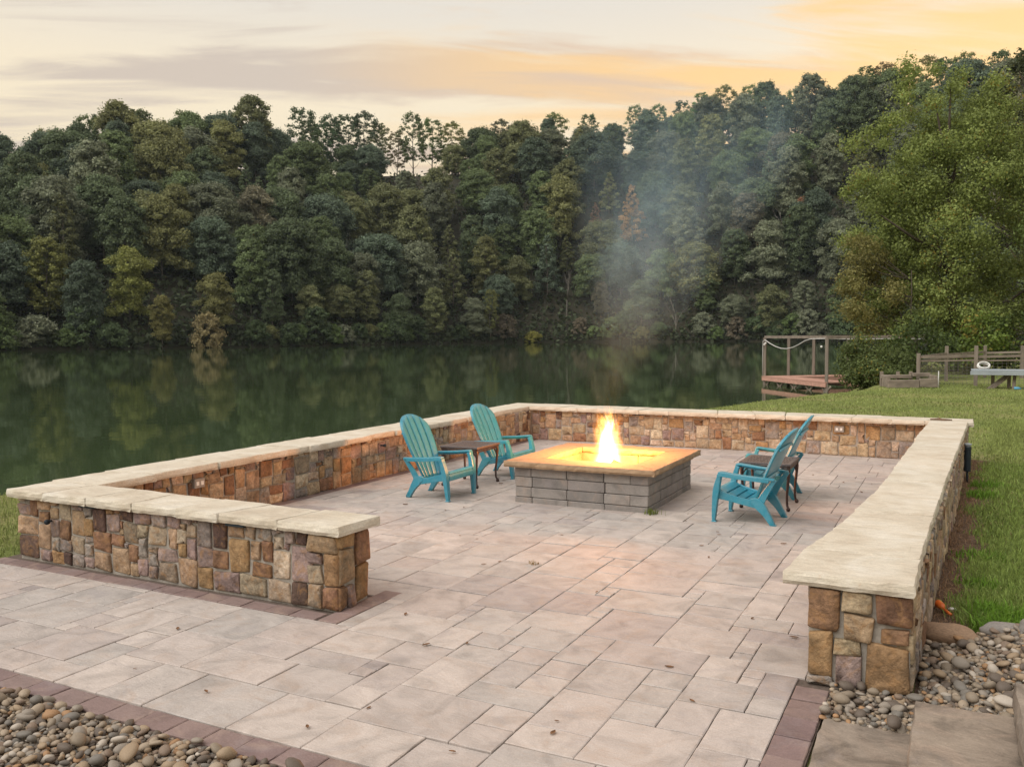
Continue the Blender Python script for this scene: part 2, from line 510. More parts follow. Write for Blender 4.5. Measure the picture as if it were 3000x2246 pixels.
class MB:
    """collects shapes and links them as ONE mesh object"""

    def __init__(self):
        self.v = []
        self.f = []

    def add(self, verts, faces):
        b = len(self.v)
        self.v += [tuple(x) for x in verts]
        self.f += [tuple(i + b for i in q) for q in faces]
        return self

    def box(self, x0, x1, y0, y1, z0, z1, M=None):
        vs = [Vector((x, y, z)) for z in (z0, z1) for y in (y0, y1) for x in (x0, x1)]
        if M is not None:
            vs = [M @ q for q in vs]
        return self.add(vs, [(0, 2, 3, 1), (4, 5, 7, 6), (0, 1, 5, 4), (2, 6, 7, 3), (0, 4, 6, 2), (1, 3, 7, 5)])

    def bar(self, a, b, w, h, up=(0, 0, 1)):
        a = Vector(a); b = Vector(b)
        d = (b - a).normalized()
        up = Vector(up)
        if abs(d.dot(up)) > .98:
            up = Vector((1, 0, 0))
        s = d.cross(up).normalized() * w / 2
        u = s.cross(d).normalized() * h / 2
        vs = [p + i * s + j * u for p in (a, b) for i, j in ((-1, -1), (1, -1), (1, 1), (-1, 1))]
        return self.add(vs, [(3, 2, 1, 0), (4, 5, 6, 7), (0, 1, 5, 4), (1, 2, 6, 5), (2, 3, 7, 6), (3, 0, 4, 7)])

    def tube(self, pts, radii, n=8, cap=True):
        pts = [Vector(p) for p in pts]
        if not hasattr(radii, '__len__'):
            radii = [radii] * len(pts)
        b = len(self.v)
        prev = None
        for i, p in enumerate(pts):
            d = (pts[min(i + 1, len(pts) - 1)] - pts[max(i - 1, 0)]).normalized()
            if prev is None:
                s = d.orthogonal().normalized()
            else:
                s = (prev - d * prev.dot(d)).normalized()
            prev = s
            u = d.cross(s)
            for k in range(n):
                a = 2 * math.pi * k / n
                self.v.append(tuple(p + (s * math.cos(a) + u * math.sin(a)) * radii[i]))
        for i in range(len(pts) - 1):
            for k in range(n):
                k2 = (k + 1) % n
                self.f.append((b + i * n + k, b + i * n + k2, b + (i + 1) * n + k2, b + (i + 1) * n + k))
        if cap:
            self.f.append(tuple(b + k for k in reversed(range(n))))
            self.f.append(tuple(b + (len(pts) - 1) * n + k for k in range(n)))
        return self

    def sweep(self, pts, half_w, thick, side=(0, 1, 0)):
        """rectangular section along a polyline; half_w along `side`, thick along the in-plane normal"""
        pts = [Vector(p) for p in pts]
        n = len(pts)
        hw = half_w if hasattr(half_w, '__len__') else [half_w] * n
        th = thick if hasattr(thick, '__len__') else [thick] * n
        b = len(self.v)
        side = Vector(side).normalized()
        for i, p in enumerate(pts):
            d = (pts[min(i + 1, n - 1)] - pts[max(i - 1, 0)]).normalized()
            nn = d.cross(side).normalized()
            for a, c in ((-1, -1), (1, -1), (1, 1), (-1, 1)):
                self.v.append(tuple(p + side * hw[i] * a + nn * th[i] / 2 * c))
        for i in range(n - 1):
            for k in range(4):
                k2 = (k + 1) % 4
                self.f.append((b + i * 4 + k, b + i * 4 + k2, b + (i + 1) * 4 + k2, b + (i + 1) * 4 + k))
        self.f.append((b + 3, b + 2, b + 1, b))
        e = b + (n - 1) * 4
        self.f.append((e, e + 1, e + 2, e + 3))
        return self

    def lathe(self, prof, c=(0, 0, 0), n=14):
        b = len(self.v)
        for r, z in prof:
            for k in range(n):
                a = 2 * math.pi * k / n
                self.v.append((c[0] + r * math.cos(a), c[1] + r * math.sin(a), c[2] + z))
        for i in range(len(prof) - 1):
            for k in range(n):
                k2 = (k + 1) % n
                self.f.append((b + i * n + k, b + i * n + k2, b + (i + 1) * n + k2, b + (i + 1) * n + k))
        self.f.append(tuple(b + k for k in reversed(range(n))))
        self.f.append(tuple(b + (len(prof) - 1) * n + k for k in range(n)))
        return self

    def build(self, name, mat, parent=None, smooth=False, bevel=0.0, seg=2, loc=None):
        me = mesh_from(name, self.v, self.f, mat, smooth)
        bm = bmesh.new(); bm.from_mesh(me)
        bmesh.ops.recalc_face_normals(bm, faces=bm.faces)
        if bevel:
            ed = [e for e in bm.edges if len(e.link_faces) == 2 and e.calc_face_angle(0) > .5]
            bmesh.ops.bevel(bm, geom=ed, offset=bevel, segments=seg, affect='EDGES', profile=.6)
        bm.to_mesh(me); bm.free()
        if smooth:
            me.polygons.foreach_set('use_smooth', np.ones(len(me.polygons), bool))
        me.update()
        o = bpy.data.objects.new(name, me)
        if loc is not None:
            o.location = loc
        return link(o, parent)


def copy_tree(o, parent=None):
    c = o.copy()
    C.objects.link(c)
    c.parent = parent
    for ch in o.children:
        copy_tree(ch, c)
    return c


def crom(pts, n=6):
    """Catmull-Rom through the points"""
    P = [Vector(p) for p in pts]
    P = [P[0] * 2 - P[1]] + P + [P[-1] * 2 - P[-2]]
    out = []
    for i in range(1, len(P) - 2):
        for k in range(n):
            t = k / n
            a, b, c, d = P[i - 1:i + 3]
            out.append(.5 * ((2 * b) + (c - a) * t + (2 * a - 5 * b + 4 * c - d) * t * t + (3 * b - a - 3 * c + d) * t ** 3))
    out.append(P[-2])
    return out


def quads_mesh(name, cen, nrm, size, var, mat, aspect=1.5, tip=.55):
    """leaf-shaped quads: one rhombus-like face per leaf, with the 'var' attribute"""
    n = len(cen)
    nrm = nrm / (np.linalg.norm(nrm, axis=1, keepdims=True) + 1e-9)
    ref = NR.normal(size=(n, 3))
    a = np.cross(nrm, ref); a /= np.linalg.norm(a, axis=1, keepdims=True) + 1e-9
    b = np.cross(nrm, a)
    s = size[:, None]
    v = np.stack([cen - a * s * aspect / 2, cen + b * s * .5 + a * s * (tip - .5) * .6, cen + a * s * aspect / 2 + nrm * s * .15, cen - b * s * .5 + a * s * (tip - .5) * .6], 1).reshape(-1, 3)
    me = bpy.data.meshes.new(name)
    me.vertices.add(4 * n)
    me.vertices.foreach_set('co', v.astype(np.float32).ravel())
    me.loops.add(4 * n)
    me.loops.foreach_set('vertex_index', np.arange(4 * n, dtype=np.int32))
    me.polygons.add(n)
    me.polygons.foreach_set('loop_start', np.arange(0, 4 * n, 4, dtype=np.int32))
    at = me.attributes.new('var', 'FLOAT', 'POINT')
    at.data.foreach_set('value', np.repeat(var, 4).astype(np.float32))
    me.materials.append(mat)
    me.update(calc_edges=True)
    return me


# ================================================================== the setting: ground, water, hill
WATER_Z = -0.70
LAWN_Z = -0.035
BANK = [(-5.5, -14), (-3.9, -3), (-3.2, .6), (-2.97, 1.81), (-2.0, 4.4), (-1.8, 9), (-1.2, 12.4), (.2, 14.4), (1.4, 16.1), (2.26, 19.5),
        (3.21, 22.2), (4.1, 24.6), (4.5, 27), (4.3, 31), (4.2, 36), (4.8, 44), (6.5, 60), (8, 85), (30, 105), (90, 115)]


def build_ground():
    pts = [Vector((*p, 0)) for p in BANK]
    cr = crom(pts, 6)
    top = [(p.x, p.y, LAWN_Z) for p in cr]
    close = [(90, -40, LAWN_Z), (-12, -40, LAWN_Z)]
    n = len(top)
    bm = bmesh.new()
    tv = [bm.verts.new(p) for p in top + close]
    bm.faces.new(tv)
    bmesh.ops.triangulate(bm, faces=bm.faces[:])
    # sloping bank down into the water
    prev = None
    for i in range(n):
        d = cr[min(i + 1, n - 1)] - cr[max(i - 1, 0)]
        o = Vector((-d.y, d.x, 0)).normalized()
        ring = [tv[i]]
        for off, dz in ((.25, -.05), (.7, -.28), (1.5, -.75), (3.2, -1.8)):
            j = mnoise.noise(Vector((cr[i].x, cr[i].y, off)) * .9) * .12
            ring.append(bm.verts.new((cr[i].x + o.x * (off + j), cr[i].y + o.y * (off + j), LAWN_Z + dz)))
        if prev:
            for a in range(4):
                bm.faces.new((prev[a], ring[a], ring[a + 1], prev[a + 1]))
        prev = ring
    bmesh.ops.recalc_face_normals(bm, faces=bm.faces)
    me = bpy.data.meshes.new('lawn'); bm.to_mesh(me); bm.free()
    me.materials.append(M_LAWN)
    o = link(bpy.data.objects.new('lawn', me))
    tag(o, 'short mown lawn running from the stone wall down to the lake', kind='structure')
    w = MB()
    w.add([(-600, -60, WATER_Z), (300, -60, WATER_Z), (300, 520, WATER_Z), (-600, 520, WATER_Z)], [(0, 1, 2, 3)])
    wo = w.build('lake_water', M_WATER)
    tag(wo, 'calm dark green lake reflecting the wooded hill', kind='structure')


build_ground()

SHORE = [(-182, 40), (-163, 104), (-143, 148), (-118, 232), (-68, 256), (-19, 255), (35, 250), (110, 240)]
RIDGE = [30, 33, 48, 65, 77, 78, 74, 70]
HILL_D = 88.0
_sc = [Vector((*p, 0)) for p in SHORE]
_shc = crom(_sc, 12)
_len = [0.0]
for _a, _b in zip(_shc, _shc[1:]):
    _len.append(_len[-1] + (_b - _a).length)
SHLEN = _len[-1]


def shore_at(s):
    s = max(0.0, min(SHLEN - 1e-3, s))
    i = 0
    while _len[i + 1] < s:
        i += 1
    k = (s - _len[i]) / (_len[i + 1] - _len[i])
    p = _shc[i].lerp(_shc[i + 1], k)
    d = (_shc[i + 1] - _shc[i]).normalized()
    nrm = Vector((-d.y, d.x, 0))
    idx = (i + k) / 12
    j = min(int(idx), len(RIDGE) - 2)
    return p, nrm, RIDGE[j] + (RIDGE[j + 1] - RIDGE[j]) * (idx - j)


def hill_point(s, d):
    p, nrm, rz = shore_at(s)
    # inland direction averaged along the shore keeps the slope from folding in the bays
    inl = (shore_at(s - 30)[1] + nrm + shore_at(s + 30)[1]).normalized()
    q = p + inl * d
    k = max(0.0, min(1.0, d / HILL_D))
    z = WATER_Z + .3 + rz * (1 - (1 - k) ** 1.45) if d > 0 else WATER_Z - 1
    if d > HILL_D:
        z -= (d - HILL_D) * .35
    z += mnoise.noise(Vector((q.x, q.y, 0)) * .03) * 3.0 * k
    return Vector((q.x, q.y, z))


def build_hill():
    ds = [-6, 0, .6, 4, 10, 18, 28, 40, 52, 64, 76, 88, 110, 150]
    ns = 60
    vs, fs = [], []
    for i in range(ns + 1):
        s = SHLEN * i / ns
        for d in ds:
            vs.append(hill_point(s, d))
    m = len(ds)
    for i in range(ns):
        for j in range(m - 1):
            fs.append((i * m + j, (i + 1) * m + j, (i + 1) * m + j + 1, i * m + j + 1))
    o = link(bpy.data.objects.new('hill', mesh_from('hill', vs, fs, M_HILL, True)))
    tag(o, 'steep wooded hillside rising across the lake', kind='structure')


build_hill()


# ================================================================== patio
def pack(cols, rows, sizes, rng, blocked=None):
    """greedy mosaic of rectangles on a grid -> list of (c, r, w, h)"""
    g = [[False] * cols for _ in range(rows)]
    out = []
    for r in range(rows):
        for c in range(cols):
            if g[r][c]:
                continue
            opts = []
            for (w, h, wt) in sizes:
                if c + w > cols or r + h > rows:
                    continue
                if any(g[r + b][c + a] for a in range(w) for b in range(h)):
                    continue
                opts.append((w, h, wt))
            if not opts:
                w = 1
                while c + w < cols and not g[r][c + w] and w < 4:
                    w += 1
                h = 1
            else:
                tot = sum(o[2] for o in opts)
                x = rng.random() * tot
                for w, h, wt in opts:
                    x -= wt
                    if x <= 0:
                        break
            for a in range(w):
                for b in range(h):
                    g[r + b][c + a] = True
            out.append((c, r, w, h))
    return out


def paver_mesh(w, d, rng, ch=.004):
    """slab with a chamfered, slightly wobbly rim, centred on its own origin, top at z=0"""
    def ring(ins, z, n=4):
        pts = []
        x, y = w / 2 - ins, d / 2 - ins
        for (ax, ay), (bx, by) in (((-x, -y), (x, -y)), ((x, -y), (x, y)), ((x, y), (-x, y)), ((-x, y), (-x, -y))):
            for k in range(n):
                f = k / n
                j = rng.uniform(-.0018, .0018)
                pts.append((ax + (bx - ax) * f + (j if ax == bx else 0), ay + (by - ay) * f + (j if ay == by else 0), z))
        return pts
    r0, r1, r2 = ring(0, -.045), ring(0, -ch * .8), ring(ch, 0)
    n = len(r0)
    v = r0 + r1 + r2
    f = []
    for a in (0, n):
        for k in range(n):
            f.append((a + k, a + (k + 1) % n, a + n + (k + 1) % n, a + n + k))
    f.append(tuple(range(2 * n, 3 * n)))
    return v, f


PX0, PX1, PY0, PY1 = -.06, 6.23, -1.50, 9.0          # field pavers
patio_list = []          # (cx, cy, w, d, border)


def build_patio():
    rng = random.Random(21)
    u = .1085
    cols = int((6.07 + .06) / u) + 1
    rows = int((9.0 + 1.50) / u) + 1
    sizes = [(4, 4, 3.0), (4, 5, 1.6), (5, 4, 2.6), (4, 3, 2.6), (3, 4, 1.8), (3, 3, 1.4), (4, 2, 2.2), (3, 2, 1.6), (2, 2, .9), (2, 3, .6), (5, 3, 1.6)]
    for c, r, w, h in pack(cols, rows, sizes, rng):
        x0, x1 = -.06 + c * u, -.06 + (c + w) * u
        y0, y1 = -1.50 + r * u, -1.50 + (r + h) * u
        x1 = min(x1, 6.10 if y0 > .1 else 6.07)
        pieces = [(x0, x1, y0, y1)]
        for hx0, hx1, hy0, hy1 in ((-.2, 3.40, -.14, .44), (-.2, .50, .30, 9.2)):      # the near wall with its edging, the lakeside wall
            nxt = []
            for a0, a1, b0, b1 in pieces:
                if a1 <= hx0 or a0 >= hx1 or b1 <= hy0 or b0 >= hy1:
                    nxt.append((a0, a1, b0, b1)); continue
                if b0 < hy0: nxt.append((a0, a1, b0, hy0))
                if b1 > hy1: nxt.append((a0, a1, hy1, b1))
                lo, hi = max(b0, hy0), min(b1, hy1)
                if a1 > hx1: nxt.append((hx1, a1, lo, hi))
            pieces = nxt
        for a0, a1, b0, b1 in pieces:
            if b0 >= .1 and a0 > 6.02 + (b0 - .17) * .05:
                continue
            if a1 - a0 < .035 or b1 - b0 < .035:
                continue
            # nothing under the fire pit
            if a0 > 2.60 and a1 < 4.10 and b0 > 3.82 and b1 < 5.34:
                continue
            patio_list.append(((a0 + a1) / 2, (b0 + b1) / 2, a1 - a0 - .0045, b1 - b0 - .0085, 0))
    # dark edging: front edge, right edge, along the near wall, round its end, along the left wall
    x = -.06
    while x < 6.23:
        patio_list.append((x + .1025, -1.58, .2005, .146, 1)); x += .205
    y = -1.46
    while y < .02:
        patio_list.append((6.151, y + .07, .155, .2005 if y + .2 < .12 else .16, 1)); y += .205
    x = -.06
    while x < 3.2:
        patio_list.append((x + .1025, -.07, .2005, .132, 1)); x += .205
    y = -.14
    while y < .40:
        patio_list.append((3.325, y + .09, .142, .176, 1)); y += .18
    y = .45
    while y < 8.7:
        patio_list.append((.435, y + .1025, .122, .2005, 1)); y += .205
    base = MB()
    base.box(-.08, 6.235, -1.665, 9.0, -.09, -.012)
    po = base.build('patio', M_SAND)
    tag(po, 'paved terrace of pale flagstone pavers with dark brick edging', kind='structure')
    def score(p):
        d = (Vector((p[0], p[1], 0)) - CAM).length
        return p[2] * p[3] / d ** 3
    fld = sorted(patio_list, key=lambda p: -score(p))
    single, rest = fld[:300], fld[300:]
    for cx, cy, w, d, b in single:
        v, f = paver_mesh(w, d, rng)
        o = bpy.data.objects.new('border_paver' if b else 'paver', mesh_from('paver', v, f, M_BORDER if b else M_PAVER))
        o.location = (cx, cy, rng.uniform(-.0025, .0025))
        o.rotation_euler = (rng.gauss(0, .0025), rng.gauss(0, .0025), rng.gauss(0, .002))
        link(o, po)
    for b in (0, 1):
        mb = MB()
        for cx, cy, w, d, bb in rest:
            if bb == b:
                v, f = paver_mesh(w, d, rng)
                z = rng.uniform(-.0025, .0025)
                mb.add([(x + cx, y + cy, q + z) for x, y, q in v], f)
        if mb.v:
            tag(mb.build('edging_pavers' if b else 'field_pavers', M_BORDER if b else M_PAVER, po), kind='stuff')


build_patio()

# ================================================================== the stone seat wall
WH = .495           # stonework height
CH = .560           # top of the capstones
PAL = {'tan': (.39, .275, .18), 'ochre': (.345, .22, .115), 'rust': (.245, .14, .085), 'grey': (.31, .27, .24), 'mauve': (.29, .215, .195),
       'dark': (.12, .075, .06), 'cream': (.50, .41, .31), 'sand': (.43, .33, .22), 'buff': (.35, .28, .205)}


def stone_mesh(w, h, rng, depth=.028, back=.06):
    """rock-faced stone: x across, z up, face towards -y; origin at its centre on the mortar plane"""
    n = 16
    outl = []
    cr_ = min(w, h) * rng.uniform(.10, .22)
    hw, hh = w / 2, h / 2
    skew = [rng.uniform(-.05, .05) for _ in range(4)]
    cj = [(rng.uniform(-.011, .011), rng.uniform(-.011, .011)) for _ in range(4)]
    for k in range(n):
        a = 2 * math.pi * (k + .5) / n
        e = rng.uniform(.09, .17)
        c, s = math.cos(a), math.sin(a)
        x = hw * math.copysign(abs(c) ** e, c)
        z = hh * math.copysign(abs(s) ** e, s)
        x *= 1 + skew[0] * (z / hh) - abs(skew[2])
        z *= 1 + skew[1] * (x / hw) - abs(skew[3]) * .6
        fx, fz = x / hw * .5 + .5, z / hh * .5 + .5
        cxx = sum(w_ * q[0] for w_, q in zip(((1 - fx) * (1 - fz), fx * (1 - fz), fx * fz, (1 - fx) * fz), cj))
        czz = sum(w_ * q[1] for w_, q in zip(((1 - fx) * (1 - fz), fx * (1 - fz), fx * fz, (1 - fx) * fz), cj))
        outl.append((x + cxx + rng.uniform(-.003, .003), z + czz + rng.uniform(-.003, .003)))
    v, f = [], []
    tilt = (rng.uniform(-.07, .07), rng.uniform(-.07, .07))
    off = rng.uniform(0, 90)
    for sc, dy in ((1.0, back), (1.0, -.002), (.985, -depth * .72), (.93, -depth), (.55, -depth * 1.08)):
        for x, z in outl:
            q = (mnoise.noise(Vector((x * 16 + off, z * 16, off))) * .009 + mnoise.noise(Vector((x * 45 + off, z * 45, off))) * .006) if dy < -.003 else 0
            v.append((x * sc, dy + q + (tilt[0] * x + tilt[1] * z if dy < -.003 else 0), z * sc))
    for r in range(4):
        for k in range(n):
            k2 = (k + 1) % n
            f.append((r * n + k, r * n + k2, (r + 1) * n + k2, (r + 1) * n + k))
    v.append((0, -depth * 1.12 + mnoise.noise(Vector((off, off, 0))) * .01, 0))
    for k in range(n):
        f.append((4 * n + k, 4 * n + (k + 1) % n, len(v) - 1))
    return v, f


def face_stones(parent, origin, ang, length, height, rng, weights, single=True, z0=.0, layout=None, depth=.013):
    """lays a mosaic of stones on one wall face; the face looks towards the -y of a frame turned by ang"""
    u = .0495
    M = Matrix.Translation(origin) @ Matrix.Rotation(ang, 4, 'Z')
    if layout is None:
        cols, rows = max(1, round(length / u)), max(1, round(height / u))
        ux, uz = length / cols, height / rows
        sizes = [(4, 3, 3), (3, 3, 2.2), (3, 4, 2), (4, 4, 2.2), (5, 3, 1.8), (5, 4, 1.0), (2, 3, 1.1), (3, 2, 2), (4, 2, 1.8), (2, 2, 1.2), (4, 5, .7), (2, 1, .15)]
        layout = [(c * ux, r * uz, w * ux, h * uz, None) for c, r, w, h in pack(cols, rows, sizes, rng)]
    keys = list(weights)
    acc = MB()
    for x, z, w, h, tone in layout:
        g = rng.uniform(.006, .012)
        v, f = stone_mesh(max(.02, w - g), max(.02, h - g), rng, depth * rng.uniform(.7, 1.35))
        if single:
            t_ = tone or rng.choices(keys, [weights[k] for k in keys])[0]
            o = bpy.data.objects.new('stone', mesh_from('stone', v, f, M_STONE, True))
            o.matrix_local = M @ Matrix.Translation((x + w / 2, 0, z0 + z + h / 2))
            k = rng.uniform(.82, 1.18) * (.88 if 'dark' in weights and weights['dark'] > 1 else 1.0)  # near-face stones darkened: the shade of that side is put into their colour
            c = PAL[t_]
            o.color = (c[0] * k, c[1] * k * rng.uniform(.96, 1.04), c[2] * k, 1)
            link(o, parent)
            o.matrix_local = M @ Matrix.Translation((x + w / 2, 0, z0 + z + h / 2))
        else:
            T = M @ Matrix.Translation((x + w / 2, 0, z0 + z + h / 2))
            acc.add([T @ Vector(q) for q in v], f)
    if not single:
        o = acc.build('stonework', M_STONE, parent, True)
        o.color = (.36, .26, .17, 1)
        tag(o, kind='stuff')


def slab_mesh(quad, zb, zt, rng, rough=.010, seg=.055):
    """capstone: top outline quad (4 xy points), rock-faced chipped rim"""
    quad = [Vector((*p, 0)) for p in quad]
    cen = sum(quad, Vector()) / 4
    outl = []
    for a, b in zip(quad, quad[1:] + quad[:1]):
        n = max(2, int((b - a).length / seg))
        d = (b - a)
        o = Vector((d.y, -d.x, 0)).normalized()
        for k in range(n):
            p = a + d * (k / n)
            w = 0 if k == 0 else 1
            outl.append((p, o, w))
    n = len(outl)
    v, f = [], []
    th = zt - zb
    off = rng.uniform(0, 99)
    for z, amp, ins in ((zb, 1.2, .006), (zb + th * .35, 1.0, -.004), (zt - th * .2, .8, .0), (zt, .55, .006)):
        for p, o, w in outl:
            q = mnoise.noise(Vector((p.x * 9 + off, p.y * 9, z * 26))) * rough * amp + mnoise.noise(Vector((p.x * 30 + off, p.y * 30, z * 40))) * rough * .4
            pp = p + o * q * w - o * ins + (cen - p).normalized() * (.002)
            v.append((pp.x, pp.y, z + (mnoise.noise(Vector((p.x * 7 + off, p.y * 7, 3))) * .004 if z == zt else mnoise.noise(Vector((p.x * 11 + off, p.y * 11, 9))) * .006 if z == zb else 0)))
    for r in range(3):
        for k in range(n):
            k2 = (k + 1) % n
            f.append((r * n + k, r * n + k2, (r + 1) * n + k2, (r + 1) * n + k))
    # slightly uneven split top
    for k in range(n):
        p = Vector(v[3 * n + k]).lerp(Vector((cen.x, cen.y, zt)), .22)
        v.append((p.x, p.y, zt + mnoise.noise(Vector((p.x * 6 + off, p.y * 6, 1))) * .0035))
    for k in range(n):
        k2 = (k + 1) % n
        f.append((3 * n + k, 3 * n + k2, 4 * n + k2, 4 * n + k))
    f.append(tuple(range(4 * n, 5 * n)))
    f.append(tuple(reversed(range(n))))
    return v, f


def cap_row(parent, a0, a1, b0, b1, cuts, rng, mat=M_CAP, wob=.02):
    """capstones between outer edge a0->a1 and inner edge b0->b1, cut at the given fractions"""
    a0, a1, b0, b1 = (Vector(p) for p in (a0, a1, b0, b1))
    g = .002 / (a1 - a0).length
    skews = [0] + [rng.uniform(-.015, .015) for _ in cuts[1:-1]] + [0]
    for i in range(len(cuts) - 1):
        s, e = cuts[i] + g, cuts[i + 1] - g
        wi = rng.uniform(-wob, wob)
        wo = rng.uniform(-wob, wob) * .5
        n = (b0 - a0).normalized()
        A, B = a0.lerp(a1, s + skews[i]), a0.lerp(a1, e + skews[i + 1])
        D, E_ = b0.lerp(b1, s - skews[i]), b0.lerp(b1, e - skews[i + 1])
        quad = [A + n * wo, B + n * wo, E_ + n * wi, D + n * wi]
        cr_ = (quad[1] - quad[0]).x * (quad[3] - quad[0]).y - (quad[1] - quad[0]).y * (quad[3] - quad[0]).x
        if cr_ < 0:
            quad = [quad[1], quad[0], quad[3], quad[2]]
        c = sum((Vector((q.x, q.y)) for q in quad), Vector((0, 0))) / 4
        dz = rng.uniform(-.004, .003)
        v, f = slab_mesh([(q.x - c.x, q.y - c.y) for q in quad], CH - .066 - WH, CH + dz - WH, rng)
        o = bpy.data.objects.new('cap_stone', mesh_from('cap_stone', v, f, mat))
        o.location = (c.x, c.y, WH)
        link(o, parent)


def even_cuts(n, rng, j=.22):
    c = [0.0]
    for i in range(1, n):
        c.append((i + rng.uniform(-j, j)) / n)
    return c + [1.0]


def build_wall():
    rng = random.Random(5)
    root = empty('seat_wall', (0, 0, 0))
    tag(root, 'low fieldstone seat wall with pale sandstone caps enclosing the terrace', 'wall')
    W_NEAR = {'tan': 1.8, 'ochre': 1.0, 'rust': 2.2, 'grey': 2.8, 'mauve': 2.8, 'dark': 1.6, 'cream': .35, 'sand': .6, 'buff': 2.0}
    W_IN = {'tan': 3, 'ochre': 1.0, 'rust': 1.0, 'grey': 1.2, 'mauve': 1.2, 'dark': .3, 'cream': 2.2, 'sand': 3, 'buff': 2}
    # near return: x .06..3.26, y .06...36
    near = MB().box(.06, 3.26, .06, .36, -.05, WH).build('wall_section', M_MORTAR, root)
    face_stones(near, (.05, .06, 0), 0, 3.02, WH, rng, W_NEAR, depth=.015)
    # quoins: the end corner stones run round onto the end face
    face_stones(near, (3.03, .055, 0), 0, .24, WH, rng, W_NEAR, depth=.024,
                layout=[(0, 0, .12, .16, 'buff'), (.12, 0, .125, .155, 'rust'), (0, .16, .115, .13, 'buff'), (.115, .155, .13, .21, 'ochre'), (0, .29, .115, .08, 'mauve'), (0, .37, .24, .12, 'tan')])
    face_stones(near, (3.26, .045, 0), R(90), .32, WH, rng, W_NEAR, depth=.024,
                layout=[(0, 0, .085, .16, 'rust'), (.085, 0, .085, .15, 'mauve'), (.17, 0, .15, .26, 'ochre'), (0, .16, .165, .235, 'tan'), (.165, .265, .155, .225, 'rust'), (0, .395, .165, .1, 'ochre')])
    face_stones(near, (3.24, .36, 0), R(180), 2.8, WH, rng, W_NEAR, single=False)
    cap_row(near, (0, -.01), (3.32, -.01), (0, .42), (3.34, .40), [0, .142, .292, .428, .575, .705, .852, 1.0], rng)
    # left run
    left = MB().box(.06, .37, .362, 9.22, -.05, WH - .001).build('wall_section', M_MORTAR, root)
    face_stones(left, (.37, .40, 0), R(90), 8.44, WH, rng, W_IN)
    cap_row(left, (-.07, .425), (-.16, 9.42), (.50, .425), (.36, 9.42), even_cuts(14, rng), rng)
    # far run
    far = MB().box(.372, 6.92, 8.88, 9.22, -.05, WH - .002).build('wall_section', M_MORTAR, root)
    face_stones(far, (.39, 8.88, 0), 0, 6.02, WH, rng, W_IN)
    cap_row(far, (.37, 9.42), (6.98, 9.25), (.37, 8.80), (6.98, 8.74), even_cuts(13, rng), rng, wob=.012)
    # right run: slightly skewed, wider at its near end
    right = MB()
    q = [(6.115, .22), (6.585, .22), (6.90, 8.878), (6.50, 8.878)]
    right.add([(x, y, z) for z in (-.05, WH - .003) for x, y in q], [(0, 3, 2, 1), (4, 5, 6, 7), (0, 1, 5, 4), (1, 2, 6, 5), (2, 3, 7, 6), (3, 0, 4, 7)])
    right = right.build('wall_section', M_MORTAR, root)
    # pillar end facing the steps, laid out stone by stone
    w = .49
    P = [(.00, .275, .165, .22, 'rust'), (.165, .375, .155, .12, 'sand'), (.325, .335, .165, .16, 'rust'), (.165, .24, .16, .135, 'tan'), (.345, .245, .145, .085, 'rust'),
         (.0, .04, .125, .235, 'ochre'), (.125, .17, .14, .075, 'sand'), (.14, .0, .125, .165, 'mauve'), (.27, .0, .22, .235, 'ochre'), (.0, -.01, .13, .05, 'grey')]
    face_stones(right, (6.105, .22, 0), 0, w, WH, rng, W_NEAR, layout=P, depth=.026)
    ang = math.atan2(8.658, .315)
    face_stones(right, (6.585, .215, 0), ang, 8.60, WH, rng, {'tan': 2, 'buff': 3, 'grey': 2, 'sand': 2, 'mauve': 1, 'rust': .6, 'cream': 1})
    angb = math.atan2(-8.658, -.385)
    face_stones(right, (6.50, 8.87, 0), angb, 8.60, WH, rng, W_IN, single=False)
    # capstones of the right run
    segs = [(.17, 6.0, 6.605), (.72, 6.02, 6.61), (1.30, 6.10, 6.625), (1.95, 6.17, 6.645), (2.62, 6.22, 6.67), (3.35, 6.255, 6.695), (4.1, 6.285, 6.725), (4.9, 6.31, 6.755),
            (5.7, 6.335, 6.79), (6.5, 6.355, 6.82), (7.3, 6.385, 6.855), (8.05, 6.415, 6.885), (8.735, 6.44, 6.91)]
    for (y0, a0, b0), (y1, a1, b1) in zip(segs, segs[1:]):
        j = rng.uniform(-.012, .012)
        cx, cy = (a0 + b1) / 2, (y0 + y1) / 2
        v, f = slab_mesh([(a0 - cx + j, y0 + .002 - cy), (b0 - cx, y0 + .002 - cy), (b1 - cx, y1 - .002 - cy), (a1 - cx + j, y1 - .002 - cy)], CH - .066 - WH, CH + rng.uniform(-.003, .003) - WH, rng)
        o = bpy.data.objects.new('cap_stone', mesh_from('cap_stone', v, f, M_CAP))
        o.location = (cx, cy, WH)
        link(o, right)


build_wall()

# ================================================================== fire pit, logs, flame, smoke
FX0, FX1, FY0, FY1 = 2.62, 4.09, 3.82, 5.36
PIT_Z = .44


